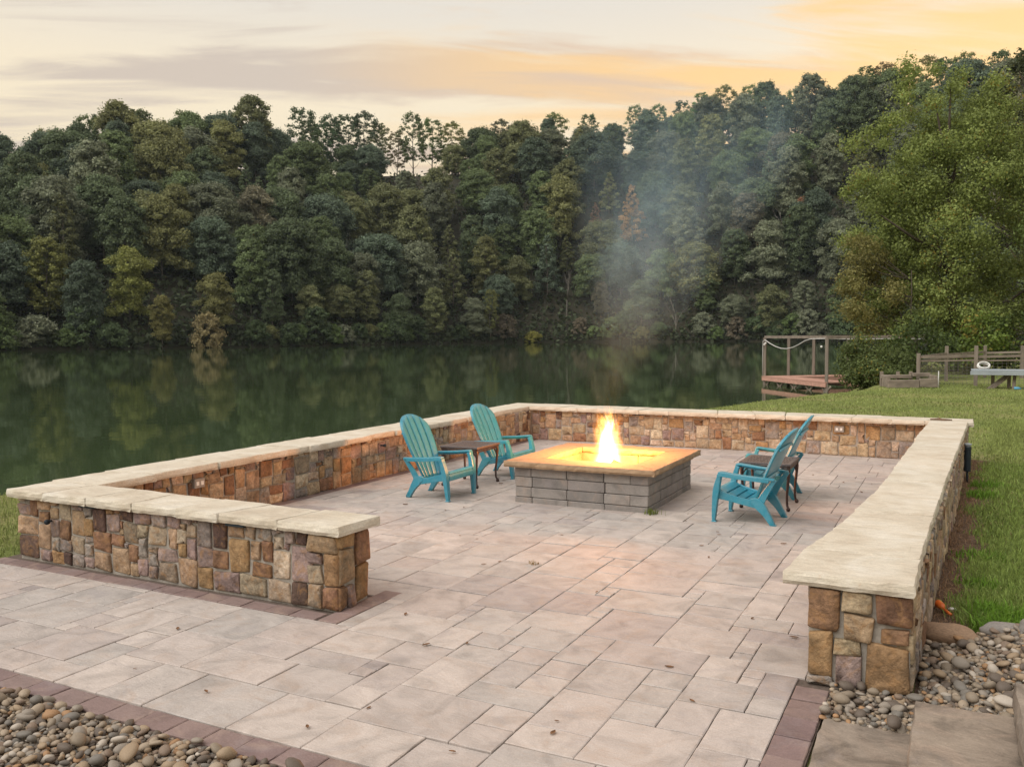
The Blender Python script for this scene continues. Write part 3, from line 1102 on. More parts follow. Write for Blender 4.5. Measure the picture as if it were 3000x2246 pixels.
def build_pit():
    rng = random.Random(3)
    root = empty('fire_pit', ((FX0 + FX1) / 2, (FY0 + FY1) / 2, 0))
    tag(root, 'square grey block fire pit with sandstone rim and a burning fire', 'fire pit')
    cx, cy = root.location.x, root.location.y

    def block(x0, x1, y0, y1, z0, z1, name='block', mat=M_BLOCK, bev=.006):
        g = .0025
        w, d, h = x1 - x0 - 2 * g, y1 - y0 - 2 * g, z1 - z0 - 2 * g
        m = MB().box(-w / 2, w / 2, -d / 2, d / 2, -h / 2, h / 2)
        return m.build(name, mat, root, bevel=bev, seg=1, loc=((x0 + x1) / 2 - cx + rng.uniform(-.003, .003), (y0 + y1) / 2 - cy + rng.uniform(-.003, .003), (z0 + z1) / 2))
    T = .19
    rows = [(-.02, .058), (.058, .165), (.165, .272), (.272, .378)]
    bl = .405
    for i, (z0, z1) in enumerate(rows):
        sh = bl / 2 if i % 2 == 0 else 0.0
        for side in range(4):
            L_ = (FX1 - FX0) if side % 2 == 0 else (FY1 - FY0)
            lo, hi = (0, L_) if (side % 2 == 0) == (i % 2 == 0) else (T, L_ - T)
            xs = [lo]
            x = lo + (bl - sh if sh else bl)
            while x < hi - .08:
                xs.append(x); x += bl
            xs.append(hi)
            for a, b in zip(xs, xs[1:]):
                if side == 0: block(FX0 + a, FX0 + b, FY0, FY0 + T, z0, z1)
                elif side == 2: block(FX0 + a, FX0 + b, FY1 - T, FY1, z0, z1)
                elif side == 1: block(FX1 - T, FX1, FY0 + a, FY0 + b, z0, z1)
                else: block(FX0, FX0 + T, FY0 + a, FY0 + b, z0, z1)
    # pale inner lining
    ix0, ix1, iy0, iy1 = FX0 + T, FX1 - T, FY0 + T, FY1 - T
    t2 = .035
    for k in range(3):
        a, b = ix0 + (ix1 - ix0) * k / 3, ix0 + (ix1 - ix0) * (k + 1) / 3
        block(a, b, iy1 - t2, iy1, .0, .376, 'lining_slab', M_FIREBRICK)
        block(a, b, iy0, iy0 + t2, .0, .376, 'lining_slab', M_FIREBRICK)
        a, b = iy0 + t2 + (iy1 - iy0 - 2 * t2) * k / 3, iy0 + t2 + (iy1 - iy0 - 2 * t2) * (k + 1) / 3
        block(ix0, ix0 + t2, a, b, .0, .376, 'lining_slab', M_FIREBRICK)
        block(ix1 - t2, ix1, a, b, .0, .376, 'lining_slab', M_FIREBRICK)
    # mitred rim slabs with rock-faced outer edge
    ox0, ox1, oy0, oy1 = 2.53, 4.18, 3.74, 5.44
    hx0, hx1, hy0, hy1 = 2.86, 3.86, 4.10, 5.12
    e = .002
    for quad in ([(ox0, oy0), (ox1, oy0), (hx1, hy0), (hx0, hy0)], [(ox1, oy0), (ox1, oy1), (hx1, hy1), (hx1, hy0)],
                 [(ox1, oy1), (ox0, oy1), (hx0, hy1), (hx1, hy1)], [(ox0, oy1), (ox0, oy0), (hx0, hy0), (hx0, hy1)]):
        c = sum((Vector(q) for q in quad), Vector((0, 0))) / 4
        v, f = slab_mesh([((q[0] - c.x) * .997, (q[1] - c.y) * .997) for q in quad], PIT_Z - .062, PIT_Z, rng, rough=.012, seg=.04)
        o = bpy.data.objects.new('rim_slab', mesh_from('rim_slab', [(x, y, z) for x, y, z in v], f, M_PITCAP))
        o.location = (c.x - cx, c.y - cy, 0)
        link(o, root)
    ash = MB()
    n = 14
    for i in range(n + 1):
        for j in range(n + 1):
            x, y = ix0 + (ix1 - ix0) * i / n, iy0 + (iy1 - iy0) * j / n
            ash.v.append((x - cx, y - cy, .10 + mnoise.noise(Vector((x * 5, y * 5, 0))) * .03))
    ash.f = [(i * (n + 1) + j, (i + 1) * (n + 1) + j, (i + 1) * (n + 1) + j + 1, i * (n + 1) + j + 1) for i in range(n) for j in range(n)]
    ash.build('ash_bed', M_ASH, root, True)


build_pit()
FIRE = Vector((3.36, 4.62, .30))


def build_logs():
    rng = random.Random(9)
    specs = [((3.62, 4.42, .17), (3.30, 4.72, .33), .055, 'split log leaning towards the flame from the corner of the pit'),
             ((3.78, 4.66, .16), (3.42, 4.58, .36), .05, 'split log with a pale cut face propped beside the flame'),
             ((3.05, 4.50, .17), (3.42, 4.76, .24), .055, 'charred log lying under the flame in the fire pit'),
             ((3.50, 4.98, .17), (3.30, 4.50, .26), .05, 'charred log lying crosswise behind the flame')]
    for a, b, r, lab in specs:
        a, b = Vector(a), Vector(b)
        root = empty('firewood_log', a)
        tag(root, lab, 'log', 'logs burning in the fire pit')
        d = (b - a)
        m = MB()
        s = d.orthogonal().normalized(); u = d.cross(s).normalized()
        prof = [(math.cos(t) * r * rng.uniform(.9, 1.1), math.sin(t) * r * rng.uniform(.9, 1.1)) for t in np.linspace(0, math.pi, 8)]
        prof += [(-r * .3, -r * .25), (r * .35, -r * .2)]
        k = len(prof)
        for t in np.linspace(0, 1, 6):
            for px, py in prof:
                j = 1 + mnoise.noise(Vector((px * 30, py * 30, t * 6 + r * 99))) * .12
                m.v.append(tuple(d * t + s * px * j + u * py * j))
        for i in range(5):
            for q in range(k):
                m.f.append((i * k + q, i * k + (q + 1) % k, (i + 1) * k + (q + 1) % k, (i + 1) * k + q))
        m.f.append(tuple(reversed(range(k)))); m.f.append(tuple(5 * k + q for q in range(k)))
        m.build('split_wood', M_WOOD, root)


build_logs()


def build_flame():
    """the fire as glowing gas: a closed hull filled with an emitting volume that breaks up into tongues"""
    m = bpy.data.materials.new('flame_gas')
    m.use_nodes = True
    t = m.node_tree
    t.nodes.clear()
    L = t.links.new
    out = N(t, 'ShaderNodeOutputMaterial')
    tc = N(t, 'ShaderNodeTexCoord')
    # wobble the coordinates upward so that the tongues lick
    mp = N(t, 'ShaderNodeMapping')
    mp.inputs['Scale'].default_value = (7.0, 7.0, 2.6)
    L(tc.outputs['Object'], mp.inputs[0])
    wob = N(t, 'ShaderNodeTexNoise', inp={'Scale': 1.0, 'Detail': 2.0, 'Roughness': .5})
    L(mp.outputs[0], wob.inputs['Vector'])
    w0 = N(t, 'ShaderNodeVectorMath', operation='SUBTRACT'); L(wob.outputs['Color'], w0.inputs[0]); w0.inputs[1].default_value = (.5, .5, .5)
    sp0 = N(t, 'ShaderNodeSeparateXYZ'); L(tc.outputs['Object'], sp0.inputs[0])
    amp = math_n(t, 'MULTIPLY', math_n(t, 'ADD', sp0.outputs[2], vb=.10), vb=.42)
    w1 = N(t, 'ShaderNodeVectorMath', operation='SCALE'); L(w0.outputs[0], w1.inputs[0]); L(amp, w1.inputs['Scale'])
    w2 = N(t, 'ShaderNodeVectorMath', operation='ADD'); L(tc.outputs['Object'], w2.inputs[0]); L(w1.outputs[0], w2.inputs[1])
    sp = N(t, 'ShaderNodeSeparateXYZ'); L(w2.outputs[0], sp.inputs[0])
    r = math_n(t, 'SQRT', math_n(t, 'ADD', math_n(t, 'MULTIPLY', sp.outputs[0], sp.outputs[0]), math_n(t, 'MULTIPLY', sp.outputs[1], sp.outputs[1])))
    # body radius by height
    pr = ramp(t, [(0.0, .18), (.15, .21), (.34, .165), (.55, .15), (.75, .155), (1.0, .11)])
    L(math_n(t, 'DIVIDE', sp0.outputs[2], vb=.80), pr.inputs[0])
    rel = math_n(t, 'DIVIDE', r, pr.outputs[0])
    body = math_n(t, 'SUBTRACT', va=1.0, b=rel, clamp=True)
    # fine vertical streaks that cut the upper part into tongues
    mp3 = N(t, 'ShaderNodeMapping')
    mp3.inputs['Scale'].default_value = (30.0, 30.0, 3.2)
    L(w2.outputs[0], mp3.inputs[0])
    st = N(t, 'ShaderNodeTexNoise', inp={'Scale': 1.0, 'Detail': 2.0, 'Roughness': .55})
    L(mp3.outputs[0], st.inputs['Vector'])
    hz = N(t, 'ShaderNodeMapRange', clamp=True)
    hz.inputs[1].default_value = .30; hz.inputs[2].default_value = .80; hz.inputs[3].default_value = .22; hz.inputs[4].default_value = .66
    L(sp0.outputs[2], hz.inputs[0])
    tong = N(t, 'ShaderNodeMapRange', clamp=True)
    L(st.outputs[0], tong.inputs[0])
    L(hz.outputs[0], tong.inputs[1])
    L(math_n(t, 'ADD', hz.outputs[0], vb=.13), tong.inputs[2])
    dens = math_n(t, 'MULTIPLY', math_n(t, 'POWER', body, vb=.8), tong.outputs[0])
    # hotter (whiter) low in the middle, orange at the fringe
    hot = N(t, 'ShaderNodeMapRange', clamp=True)
    hot.inputs[1].default_value = .70; hot.inputs[2].default_value = .34; hot.inputs[3].default_value = 0.0; hot.inputs[4].default_value = 1.0
    L(sp0.outputs[2], hot.inputs[0])
    heat = math_n(t, 'MULTIPLY', math_n(t, 'MULTIPLY', body, vb=1.7), math_n(t, 'ADD', math_n(t, 'MULTIPLY', hot.outputs[0], vb=.85), vb=.35), clamp=True)
    col = ramp(t, [(0.0, (1.0, .16, .008)), (.3, (1.0, .30, .03)), (.6, (1.0, .50, .12)), (1.0, (1.0, .74, .38))])
    L(heat, col.inputs[0])
    stg = math_n(t, 'MULTIPLY', dens, math_n(t, 'ADD', math_n(t, 'MULTIPLY', heat, vb=48.0), vb=11.0))
    em = N(t, 'ShaderNodeEmission')
    L(col.outputs[0], em.inputs['Color']); L(stg, em.inputs['Strength'])
    L(em.outputs[0], out.inputs['Volume'])
    mb = MB().lathe([(.05, -.12), (.26, -.08), (.29, .08), (.27, .28), (.25, .5), (.22, .68), (.15, .82), (.03, .92)], n=16)
    o = mb.build('flame', m, None, True, loc=(FIRE.x, FIRE.y, FIRE.z - .06))
    o.scale = (1.02, 1.02, .98)
    tag(o, 'bright yellow flame rising from the logs in the fire pit', 'fire')
    for dz, en, rad in ((.22, 62, .13), (.42, 195, .10)):
        l = bpy.data.lights.new('fire_glow', 'POINT')
        l.energy = en
        l.color = (1.0, .345, .075)
        l.shadow_soft_size = rad
        lo = bpy.data.objects.new('fire_glow', l)
        lo.location = FIRE + Vector((0, 0, dz))
        C.objects.link(lo)


build_flame()


def build_smoke():
    m = bpy.data.materials.new('wood_smoke')
    m.use_nodes = True
    t = m.node_tree
    t.nodes.clear()
    L = t.links.new
    out = N(t, 'ShaderNodeOutputMaterial')
    tc = N(t, 'ShaderNodeTexCoord')
    sp = N(t, 'ShaderNodeSeparateXYZ'); L(tc.outputs['Object'], sp.inputs[0])
    z = sp.outputs[2]
    # axis of the plume drifts with height
    k = math_n(t, 'POWER', math_n(t, 'MAXIMUM', z, vb=0.0), vb=1.25)
    dx = math_n(t, 'SUBTRACT', sp.outputs[0], math_n(t, 'MULTIPLY', k, vb=.25))
    dy = math_n(t, 'SUBTRACT', sp.outputs[1], math_n(t, 'MULTIPLY', k, vb=.10))
    r = math_n(t, 'SQRT', math_n(t, 'ADD', math_n(t, 'MULTIPLY', dx, dx), math_n(t, 'MULTIPLY', dy, dy)))
    rad = math_n(t, 'ADD', math_n(t, 'MULTIPLY', z, vb=.42), vb=.22)
    mp = N(t, 'ShaderNodeMapping'); mp.inputs['Scale'].default_value = (1.5, 1.5, .55)
    L(tc.outputs['Object'], mp.inputs[0])
    ns = N(t, 'ShaderNodeTexNoise', inp={'Scale': 1.4, 'Detail': 3.0, 'Roughness': .55, 'Distortion': .8})
    L(mp.outputs[0], ns.inputs['Vector'])
    edge = math_n(t, 'SUBTRACT', va=1.0, b=math_n(t, 'DIVIDE', r, rad), clamp=True)
    edge = math_n(t, 'MULTIPLY', edge, math_n(t, 'SUBTRACT', va=2.0, b=edge))
    nz = N(t, 'ShaderNodeMapRange', clamp=True)
    nz.inputs[1].default_value = .40; nz.inputs[2].default_value = .66; nz.inputs[3].default_value = .06; nz.inputs[4].default_value = 1.0
    L(ns.outputs[0], nz.inputs[0])
    fall = N(t, 'ShaderNodeMapRange', clamp=True)
    fall.inputs[1].default_value = 1.6; fall.inputs[2].default_value = 3.5; fall.inputs[3].default_value = 1.0; fall.inputs[4].default_value = 0.0
    L(z, fall.inputs[0])
    rise = N(t, 'ShaderNodeMapRange', clamp=True)
    rise.inputs[1].default_value = -.1; rise.inputs[2].default_value = 2.0; rise.inputs[3].default_value = 0.0; rise.inputs[4].default_value = 1.0
    L(z, rise.inputs[0])
    d = math_n(t, 'MULTIPLY', math_n(t, 'MULTIPLY', edge, nz.outputs[0]), math_n(t, 'MULTIPLY', fall.outputs[0], rise.outputs[0]))
    pv = N(t, 'ShaderNodeVolumePrincipled')
    pv.inputs['Color'].default_value = (.50, .78, 1.0, 1)
    pv.inputs['Anisotropy'].default_value = 0.0
    L(math_n(t, 'MULTIPLY', d, vb=.60), pv.inputs['Density'])
    L(pv.outputs[0], out.inputs['Volume'])
    mb = MB()
    pts, rr = [], []
    for i in range(13):
        zz = 3.95 * i / 12
        pts.append((.25 * zz ** 1.25, .10 * zz ** 1.25, zz)); rr.append(.24 + .43 * zz)
    n = 18
    for (x, y, zz), q in zip(pts, rr):
        for a in range(n):
            mb.v.append((x + q * math.cos(2 * math.pi * a / n), y + q * math.sin(2 * math.pi * a / n), zz))
    for i in range(12):
        for a in range(n):
            mb.f.append((i * n + a, i * n + (a + 1) % n, (i + 1) * n + (a + 1) % n, (i + 1) * n + a))
    mb.f.append(tuple(reversed(range(n)))); mb.f.append(tuple(12 * n + a for a in range(n)))
    o = mb.build('smoke', m, None, True, loc=(FIRE.x, FIRE.y, 1.0))
    tag(o, 'thin bluish wood smoke drifting up from the fire pit', kind='stuff')


build_smoke()


# ================================================================== chairs
def build_chair(label):
    root = empty('adirondack_chair')
    tag(root, label, 'chair', 'teal plastic chairs round the fire pit')
    # ---- backrest: moulded shell carrying five proud slats, rounded top, fanned and dished
    z_lo, z_hi = .165, .885

    def back_pt(u, v, lift=0.0):
        """u -1..1 across, v 0..1 up"""
        hw = .165 + .105 * math.sin(min(1.0, v / .72) * math.pi / 2) ** 1.1
        y = hw * u
        x = -.105 - .245 * v - .065 * v * v + .030 * u * u
        z = z_lo + (z_hi - z_lo) * v
        nx, nz = .93, .36
        return Vector((x + nx * lift, y, z + nz * lift))

    def top_v(u):
        return 1.0 - .27 * (1 - math.sqrt(max(0.0, 1 - min(1, abs(u)) ** 2.2)))
    nu, nv = 20, 16
    sh = MB()
    for lift in (0.0, -.014):
        for j in range(nv + 1):
            for i in range(nu + 1):
                u = -1 + 2 * i / nu
                sh.v.append(tuple(back_pt(u, top_v(u) * j / nv, lift)))
    W = nu + 1
    B = W * (nv + 1)
    for j in range(nv):
        for i in range(nu):
            a = j * W + i
            sh.f.append((a, a + 1, a + W + 1, a + W)); sh.f.append((B + a, B + a + W, B + a + W + 1, B + a + 1))
    for i in range(nu):
        sh.f.append((i, B + i, B + i + 1, i + 1)); a = nv * W + i; sh.f.append((a, a + 1, B + a + 1, B + a))
    for j in range(nv):
        a = j * W; sh.f.append((a, a + W, B + a + W, B + a)); a += nu; sh.f.append((a, B + a, B + a + W, a + W))
    back = sh.build('backrest', M_PLASTIC, root, True)
    for k in range(5):
        ua, ub = -1 + .4 * k + .026, -1 + .4 * (k + 1) - .026
        m = MB()
        n1, n2 = 5, 14
        for lift in (.016, -.004):
            for j in range(n2 + 1):
                for i in range(n1 + 1):
                    u = ua + (ub - ua) * i / n1
                    tv = top_v(u) * .988
                    rim = .0045 if i in (0, n1) or j in (0, n2) else 0
                    m.v.append(tuple(back_pt(u, .03 + (tv - .03) * j / n2, lift - (rim if lift > 0 else 0))))
        w_ = n1 + 1
        b_ = w_ * (n2 + 1)
        for j in range(n2):
            for i in range(n1):
                a = j * w_ + i
                m.f.append((a, a + 1, a + w_ + 1, a + w_)); m.f.append((b_ + a, b_ + a + w_, b_ + a + w_ + 1, b_ + a + 1))
        for i in range(n1):
            m.f.append((i, b_ + i, b_ + i + 1, i + 1)); a = n2 * w_ + i; m.f.append((a, a + 1, b_ + a + 1, b_ + a))
        for j in range(n2):
            a = j * w_; m.f.append((a, a + w_, b_ + a + w_, b_ + a)); a += n1; m.f.append((a, b_ + a, b_ + a + w_, a + w_))
        m.build('slat', M_PLASTIC, back, True)
    # moulded ribs across the back of the shell
    rib = MB()
    for v0 in (.42, .80):
        rib.sweep([back_pt(-.93 + 1.86 * q / 8, v0 - .05 * abs(-1 + q / 4) ** 2, -.022) for q in range(9)], .010, .016, side=(.36, 0, .93))
    rib.build('back_rib', M_PLASTIC, root)
    # ---- seat: curved pan of five slats ending in a rolled front edge
    def seat_pt(s):
        x = -.135 + .375 * s
        z = .200 + .105 * s - .045 * math.sin(s * math.pi) * .8
        return x, z
    pan = MB()
    path = [Vector((*((seat_pt(q / 10))[:1]), 0, seat_pt(q / 10)[1] - .014)) for q in range(11)]
    path += [Vector((.262, 0, .282)), Vector((.272, 0, .262)), Vector((.274, 0, .215))]
    pan.sweep(path, [.205 + .045 * min(1, q / 10) for q in range(14)], .012)
    pan = pan.build('seat', M_PLASTIC, root, bevel=.003, seg=1)
    for k in range(5):
        m = MB()
        a, b = k / 5 + .02, (k + 1) / 5 - .02
        pts = [Vector((seat_pt(a + (b - a) * q / 4)[0], 0, seat_pt(a + (b - a) * q / 4)[1])) for q in range(5)]
        if k == 4:
            pts += [Vector((.258, 0, .300)), Vector((.272, 0, .286))]
        m.sweep(pts, [.203 + .045 * (a + (b - a) * min(1, q / 4)) for q in range(len(pts))], .018)
        m.build('slat', M_PLASTIC, pan, bevel=.005, seg=2)
    # ---- sides: rail, arm, front post and leg, rear leg
    for s in (-1, 1):
        arm = MB()
        ap = crom([(-.285, s * .272, .432), (-.16, s * .290, .440), (.02, s * .300, .452), (.18, s * .302, .468), (.222, s * .302, .466)], 5)
        hw = np.interp(np.linspace(0, 1, len(ap)), [0, .3, .8, 1], [.018, .028, .037, .034])
        arm.sweep(ap, list(hw), .020)
        arm.build('arm_rest', M_PLASTIC, root, bevel=.006, seg=2)
        lip = MB()
        lp = [q + Vector((0, s * (w - .006), -.018)) for q, w in zip(ap, hw)]
        lip.sweep(lp[2:], .006, .030)
        lip.build('arm_flange', M_PLASTIC, root, bevel=.003, seg=1)
        post = MB()
        pp = crom([(.205, s * .302, .455), (.222, s * .298, .40), (.240, s * .292, .32), (.256, s * .285, .20), (.268, s * .278, .06), (.272, s * .276, 0.0)], 5)
        n = len(pp)
        tt = np.linspace(0, 1, n)
        post.sweep(pp, list(np.interp(tt, [0, .25, .5, 1], [.034, .030, .033, .023])), list(np.interp(tt, [0, .12, .45, .7, 1], [.05, .040, .060, .044, .026])))
        post.build('leg', M_PLASTIC, root, bevel=.008, seg=2)
        toe = MB().box(.245, .292, s * .276 - .026, s * .276 + .026, 0, .012)
        toe.build('foot', M_PLASTIC, root, bevel=.004, seg=1)
        rear = MB()
        rp = crom([(-.06, s * .236, .215), (-.115, s * .234, .205), (-.165, s * .230, .155), (-.215, s * .226, .085), (-.258, s * .222, .012), (-.262, s * .222, 0.0)], 5)
        n = len(rp)
        tt = np.linspace(0, 1, n)
        rear.sweep(rp, list(np.interp(tt, [0, .4, 1], [.016, .026, .020])), list(np.interp(tt, [0, .3, .55, 1], [.05, .095, .062, .030])))
        rear.build('leg', M_PLASTIC, root, bevel=.006, seg=2)
        toe = MB().box(-.292, -.248, s * .222 - .02, s * .222 + .02, 0, .012)
        toe.build('foot', M_PLASTIC, root, bevel=.004, seg=1)
        rail = MB()
        rl = crom([(-.15, s * .228, .185), (-.02, s * .240, .200), (.12, s * .252, .230), (.25, s * .266, .262)], 5)
        rail.sweep(rl, .012, list(np.interp(np.linspace(0, 1, len(rl)), [0, .3, .7, 1], [.085, .062, .062, .085])))
        rail.build('side_rail', M_PLASTIC, root, bevel=.004, seg=1)
        stay = MB()
        sp_ = crom([(-.285, s * .262, .432), (-.235, s * .252, .36), (-.185, s * .240, .28), (-.145, s * .232, .20)], 4)
        stay.sweep(sp_, .010, list(np.interp(np.linspace(0, 1, len(sp_)), [0, 1], [.035, .075])))
        stay.build('back_stay', M_PLASTIC, root, bevel=.003, seg=1)
    return root


def place_chairs():
    # faces +x in its own frame
    spots = [((1.715, 3.785, 0), 0.0), ((1.690, 5.370, 0), R(-2)), ((5.040, 4.010, 0), R(180 - 3)), ((4.985, 5.380, 0), R(180 + 2))]
    labels = ['teal chair facing the fire with its front slats in full view before the lakeside wall',
              'teal chair in the wall corner, partly hidden behind the bronze table and fire pit rim',
              'teal chair seen from its side, all four legs in full view on the paving',
              'teal chair half hidden behind another teal chair and a bronze table, back to the lawn']
    c0 = build_chair(labels[0])
    for i, (loc, rz) in enumerate(spots):
        c = c0 if i == 0 else copy_tree(c0)
        c.location = loc
        c.rotation_euler = (0, 0, rz)
        c['label'] = labels[i]


place_chairs()


# ================================================================== side tables
def build_table():
    root = empty('side_table')
    w, d, h = .50, .56, .475
    top = MB()
    fw = .045
    for a in (-1, 1):
        top.box(-w / 2, w / 2, a * (d / 2 - fw / 2) - fw / 2, a * (d / 2 - fw / 2) + fw / 2, h - .022, h)
        top.box(a * (w / 2 - fw / 2) - fw / 2, a * (w / 2 - fw / 2) + fw / 2, -d / 2 + fw + .001, d / 2 - fw - .001, h - .022, h - .0005)
    top = top.build('table_top', M_TABLETOP, root, bevel=.004, seg=2)
    MB().box(-w / 2 + fw, w / 2 - fw, -d / 2 + fw, d / 2 - fw, h - .018, h - .008).build('panel', M_IRON, top)
    lat = MB()
    # cast basket-weave relief: pairs of bars turned alternately
    nx, ny = 5, 6
    cw, cd = (w - 2 * fw) / nx, (d - 2 * fw) / ny
    for i in range(nx):
        for j in range(ny):
            x0, y0 = -w / 2 + fw + i * cw, -d / 2 + fw + j * cd
            for k in range(3):
                if (i + j) % 2:
                    lat.box(x0 + .003, x0 + cw - .003, y0 + cd * (k + .15) / 3, y0 + cd * (k + .85) / 3, h - .0085, h - .001)
                else:
                    lat.box(x0 + cw * (k + .15) / 3, x0 + cw * (k + .85) / 3, y0 + .003, y0 + cd - .003, h - .0085, h - .001)
    lat.build('lattice', M_TABLETOP, top)
    ap = MB()
    for z0, z1, ins in ((h - .042, h - .026, .012), (h - .064, h - .050, .020)):
        for a in (-1, 1):
            ap.box(-w / 2 + ins, w / 2 - ins, a * (d / 2 - ins) - .006, a * (d / 2 - ins) + .006, z0, z1)
            ap.box(a * (w / 2 - ins) - .006, a * (w / 2 - ins) + .006, -d / 2 + ins + .007, d / 2 - ins - .007, z0, z1 - .0007)
    ap.build('apron', M_IRON, root)
    for sx in (-1, 1):
        for sy in (-1, 1):
            X, Y = sx * (w / 2 - .028), sy * (d / 2 - .035)
            leg = MB()
            o = Vector((sx, sy, 0)).normalized()
            pts = crom([Vector((X, Y, h - .026)), Vector((X, Y, h - .08)) + o * .012, Vector((X, Y, .30)) + o * .004, Vector((X, Y, .16)) - o * .012, Vector((X, Y, .07)) - o * .010, Vector((X, Y, .03)) + o * .006], 4)
            leg.tube(pts, list(np.interp(np.linspace(0, 1, len(pts)), [0, .15, .6, 1], [.017, .016, .0125, .011])), 8)
            leg = leg.build('leg', M_IRON, root, True)
            f = Vector((X, Y, 0)) + o * .010
            MB().lathe([(.006, .0), (.017, .006), (.021, .020), (.016, .034), (.008, .044)], (f.x, f.y, 0), 10).build('ball_foot', M_IRON, leg, True)
            br = MB()
            for ax in ((1, 0), (0, 1)):
                dx, dy = -sx * ax[0], -sy * ax[1]
                br.tube(crom([(X, Y, h - .15), (X + dx * .012, Y + dy * .012, h - .11), (X + dx * .045, Y + dy * .045, h - .07), (X + dx * .10, Y + dy * .10, h - .058)], 4), .007, 6)
            br.build('bracket', M_IRON, root, True)
    return root


tb = build_table()
tb.location = (1.645, 4.585, 0)
tag(tb, 'bronze side table glowing orange on its edge, between the chairs by the lakeside wall', 'table', 'bronze side tables')
t2 = copy_tree(tb)
t2.location = (5.075, 4.75, 0)
t2['label'] = 'bronze side table between the two chairs that turn their backs to the lawn wall'


# ================================================================== steps, pebbles, boulders
def build_steps():
    rng = random.Random(14)
    for i, (x0, x1, y0, y1, z, lab) in enumerate([
            (6.245, 6.70, -2.4, -.205, .005, 'lowest flagstone step, flush with the dark paver edging'),
            (6.62, 7.06, -2.4, -.20, .150, 'middle flagstone step with a dark stain, one rise above the terrace'),
            (6.995, 7.6, -2.4, -.205, .300, 'upper flagstone step with its riser in view beside the river pebbles')]):
        cx, cy = (x0 + x1) / 2, (y0 + y1) / 2
        zb = z - .145 if i else -.12
        v, f = slab_mesh([(x0 - cx, y0 - cy), (x1 - cx, y0 - cy), (x1 - cx, y1 - cy), (x0 - cx, y1 - cy)], zb - z, 0, rng, rough=.014, seg=.06)
        o = bpy.data.objects.new('flagstone_step', mesh_from('flagstone_step', v, f, M_STEP))
        o.location = (cx, cy, z)
        link(o)
        tag(o, lab, 'step', 'flagstone steps')


build_steps()


def pebble_proto(k):
    rng = random.Random(100 + k)
    bm = bmesh.new()
    bmesh.ops.create_icosphere(bm, subdivisions=2, radius=1.0)
    sx, sy, sz = rng.uniform(.95, 1.35), rng.uniform(.70, 1.0), rng.uniform(.45, .70)
    for v in bm.verts:
        q = 1 + mnoise.noise(v.co * .9 + Vector((k * 7.3, 0, 0))) * .28
        v.co = Vector((v.co.x * sx * q, v.co.y * sy * q, v.co.z * sz * q))
    me = bpy.data.meshes.new('pebble'); bm.to_mesh(me); bm.free()
    me.polygons.foreach_set('use_smooth', np.ones(len(me.polygons), bool))
    me.materials.append(M_PEBBLE)
    return me


PEB = [pebble_proto(k) for k in range(10)]


def in_rects(x, y, rects):
    return any(a <= x <= b and c <= y <= d for a, b, c, d in rects)


def pebble_bed(name, label, rects, holes, seed, n_try, base_z, smin, smax, zfun=None):
    rng = random.Random(seed)
    m = MB()
    for a, b, c, d in rects:
        nx, ny = 10, 10
        o = len(m.v)
        for i in range(nx + 1):
            for j in range(ny + 1):
                x, y = a + (b - a) * i / nx, c + (d - c) * j / ny
                m.v.append((x, y, max(LAWN_Z + .004, base_z - .022) + (zfun(x, y) if zfun else 0)))
        for i in range(nx):
            for j in range(ny):
                q = o + i * (ny + 1) + j
                m.f.append((q, q + ny + 1, q + ny + 2, q + 1))
    bed = m.build(name, M_SOIL)
    tag(bed, label, kind='structure')
    spots = []
    grid = {}
    cell = smax * 1.3
    for layer, (cnt, fac, dz) in enumerate(((n_try, .70, .0), (n_try, .80, .024), (n_try // 3, 1.1, .042))):
        lay = {}
        for _ in range(cnt):
            a, b, c, d = rng.choices(rects, [(q[1] - q[0]) * (q[3] - q[2]) for q in rects])[0]
            x, y = rng.uniform(a, b), rng.uniform(c, d)
            if in_rects(x, y, holes):
                continue
            s = smin * (smax / smin) ** (rng.random() ** 1.6)
            gx, gy = int(x // cell), int(y // cell)
            ok = True
            for i in (-1, 0, 1):
                for j in (-1, 0, 1):
                    for (X, Y, S_) in lay.get((gx + i, gy + j), ()):
                        if (X - x) ** 2 + (Y - y) ** 2 < ((s + S_) * fac) ** 2:
                            ok = False
            if not ok:
                continue
            lay.setdefault((gx, gy), []).append((x, y, s))
            z = base_z + dz * (s / smax + .3) + s * .18 + (zfun(x, y) if zfun else 0)
            spots.append((x, y, z, s, rng.randrange(10), rng.uniform(0, 6.28), rng.gauss(0, .28), rng.gauss(0, .28)))
    def seen(q):
        v = Vector(q[:3]) - CAM
        dpt = v.dot(F_)
        px, py = v.dot(R_) / dpt, v.dot(U_) / dpt
        inside = abs(px) < .60 and -.455 < py
        return (0 if inside else 1, -q[3] / dpt)
    spots.sort(key=seen)
    for x, y, z, s, k, a, tx, ty in spots[:300]:
        o = bpy.data.objects.new('pebble', PEB[k])
        o.location = (x, y, z)
        o.rotation_euler = (tx, ty, a)
        o.scale = (s, s, s)
        link(o, bed)
    V, Fc = [], []
    nb = 0
    pv = [np.array([v.co[:] for v in me.vertices]) for me in PEB]
    pf = [np.array([p.vertices[:] for p in me.polygons]) for me in PEB]
    for x, y, z, s, k, a, tx, ty in spots[300:]:
        Mx = np.array((Matrix.Rotation(a, 3, 'Z') @ Matrix.Rotation(ty, 3, 'Y') @ Matrix.Rotation(tx, 3, 'X')))
        V.append(pv[k] @ Mx.T * s + np.array([x, y, z])); Fc.append(pf[k] + nb); nb += len(pv[k])
    if V:
        V = np.concatenate(V); Fc = np.concatenate(Fc)
        me = bpy.data.meshes.new('pebbles')
        me.from_pydata(V, [], Fc)
        me.polygons.foreach_set('use_smooth', np.ones(len(me.polygons), bool))
        me.materials.append(M_PEBBLE)
        me.update()
        tag(link(bpy.data.objects.new('pebbles', me), bed), kind='stuff')


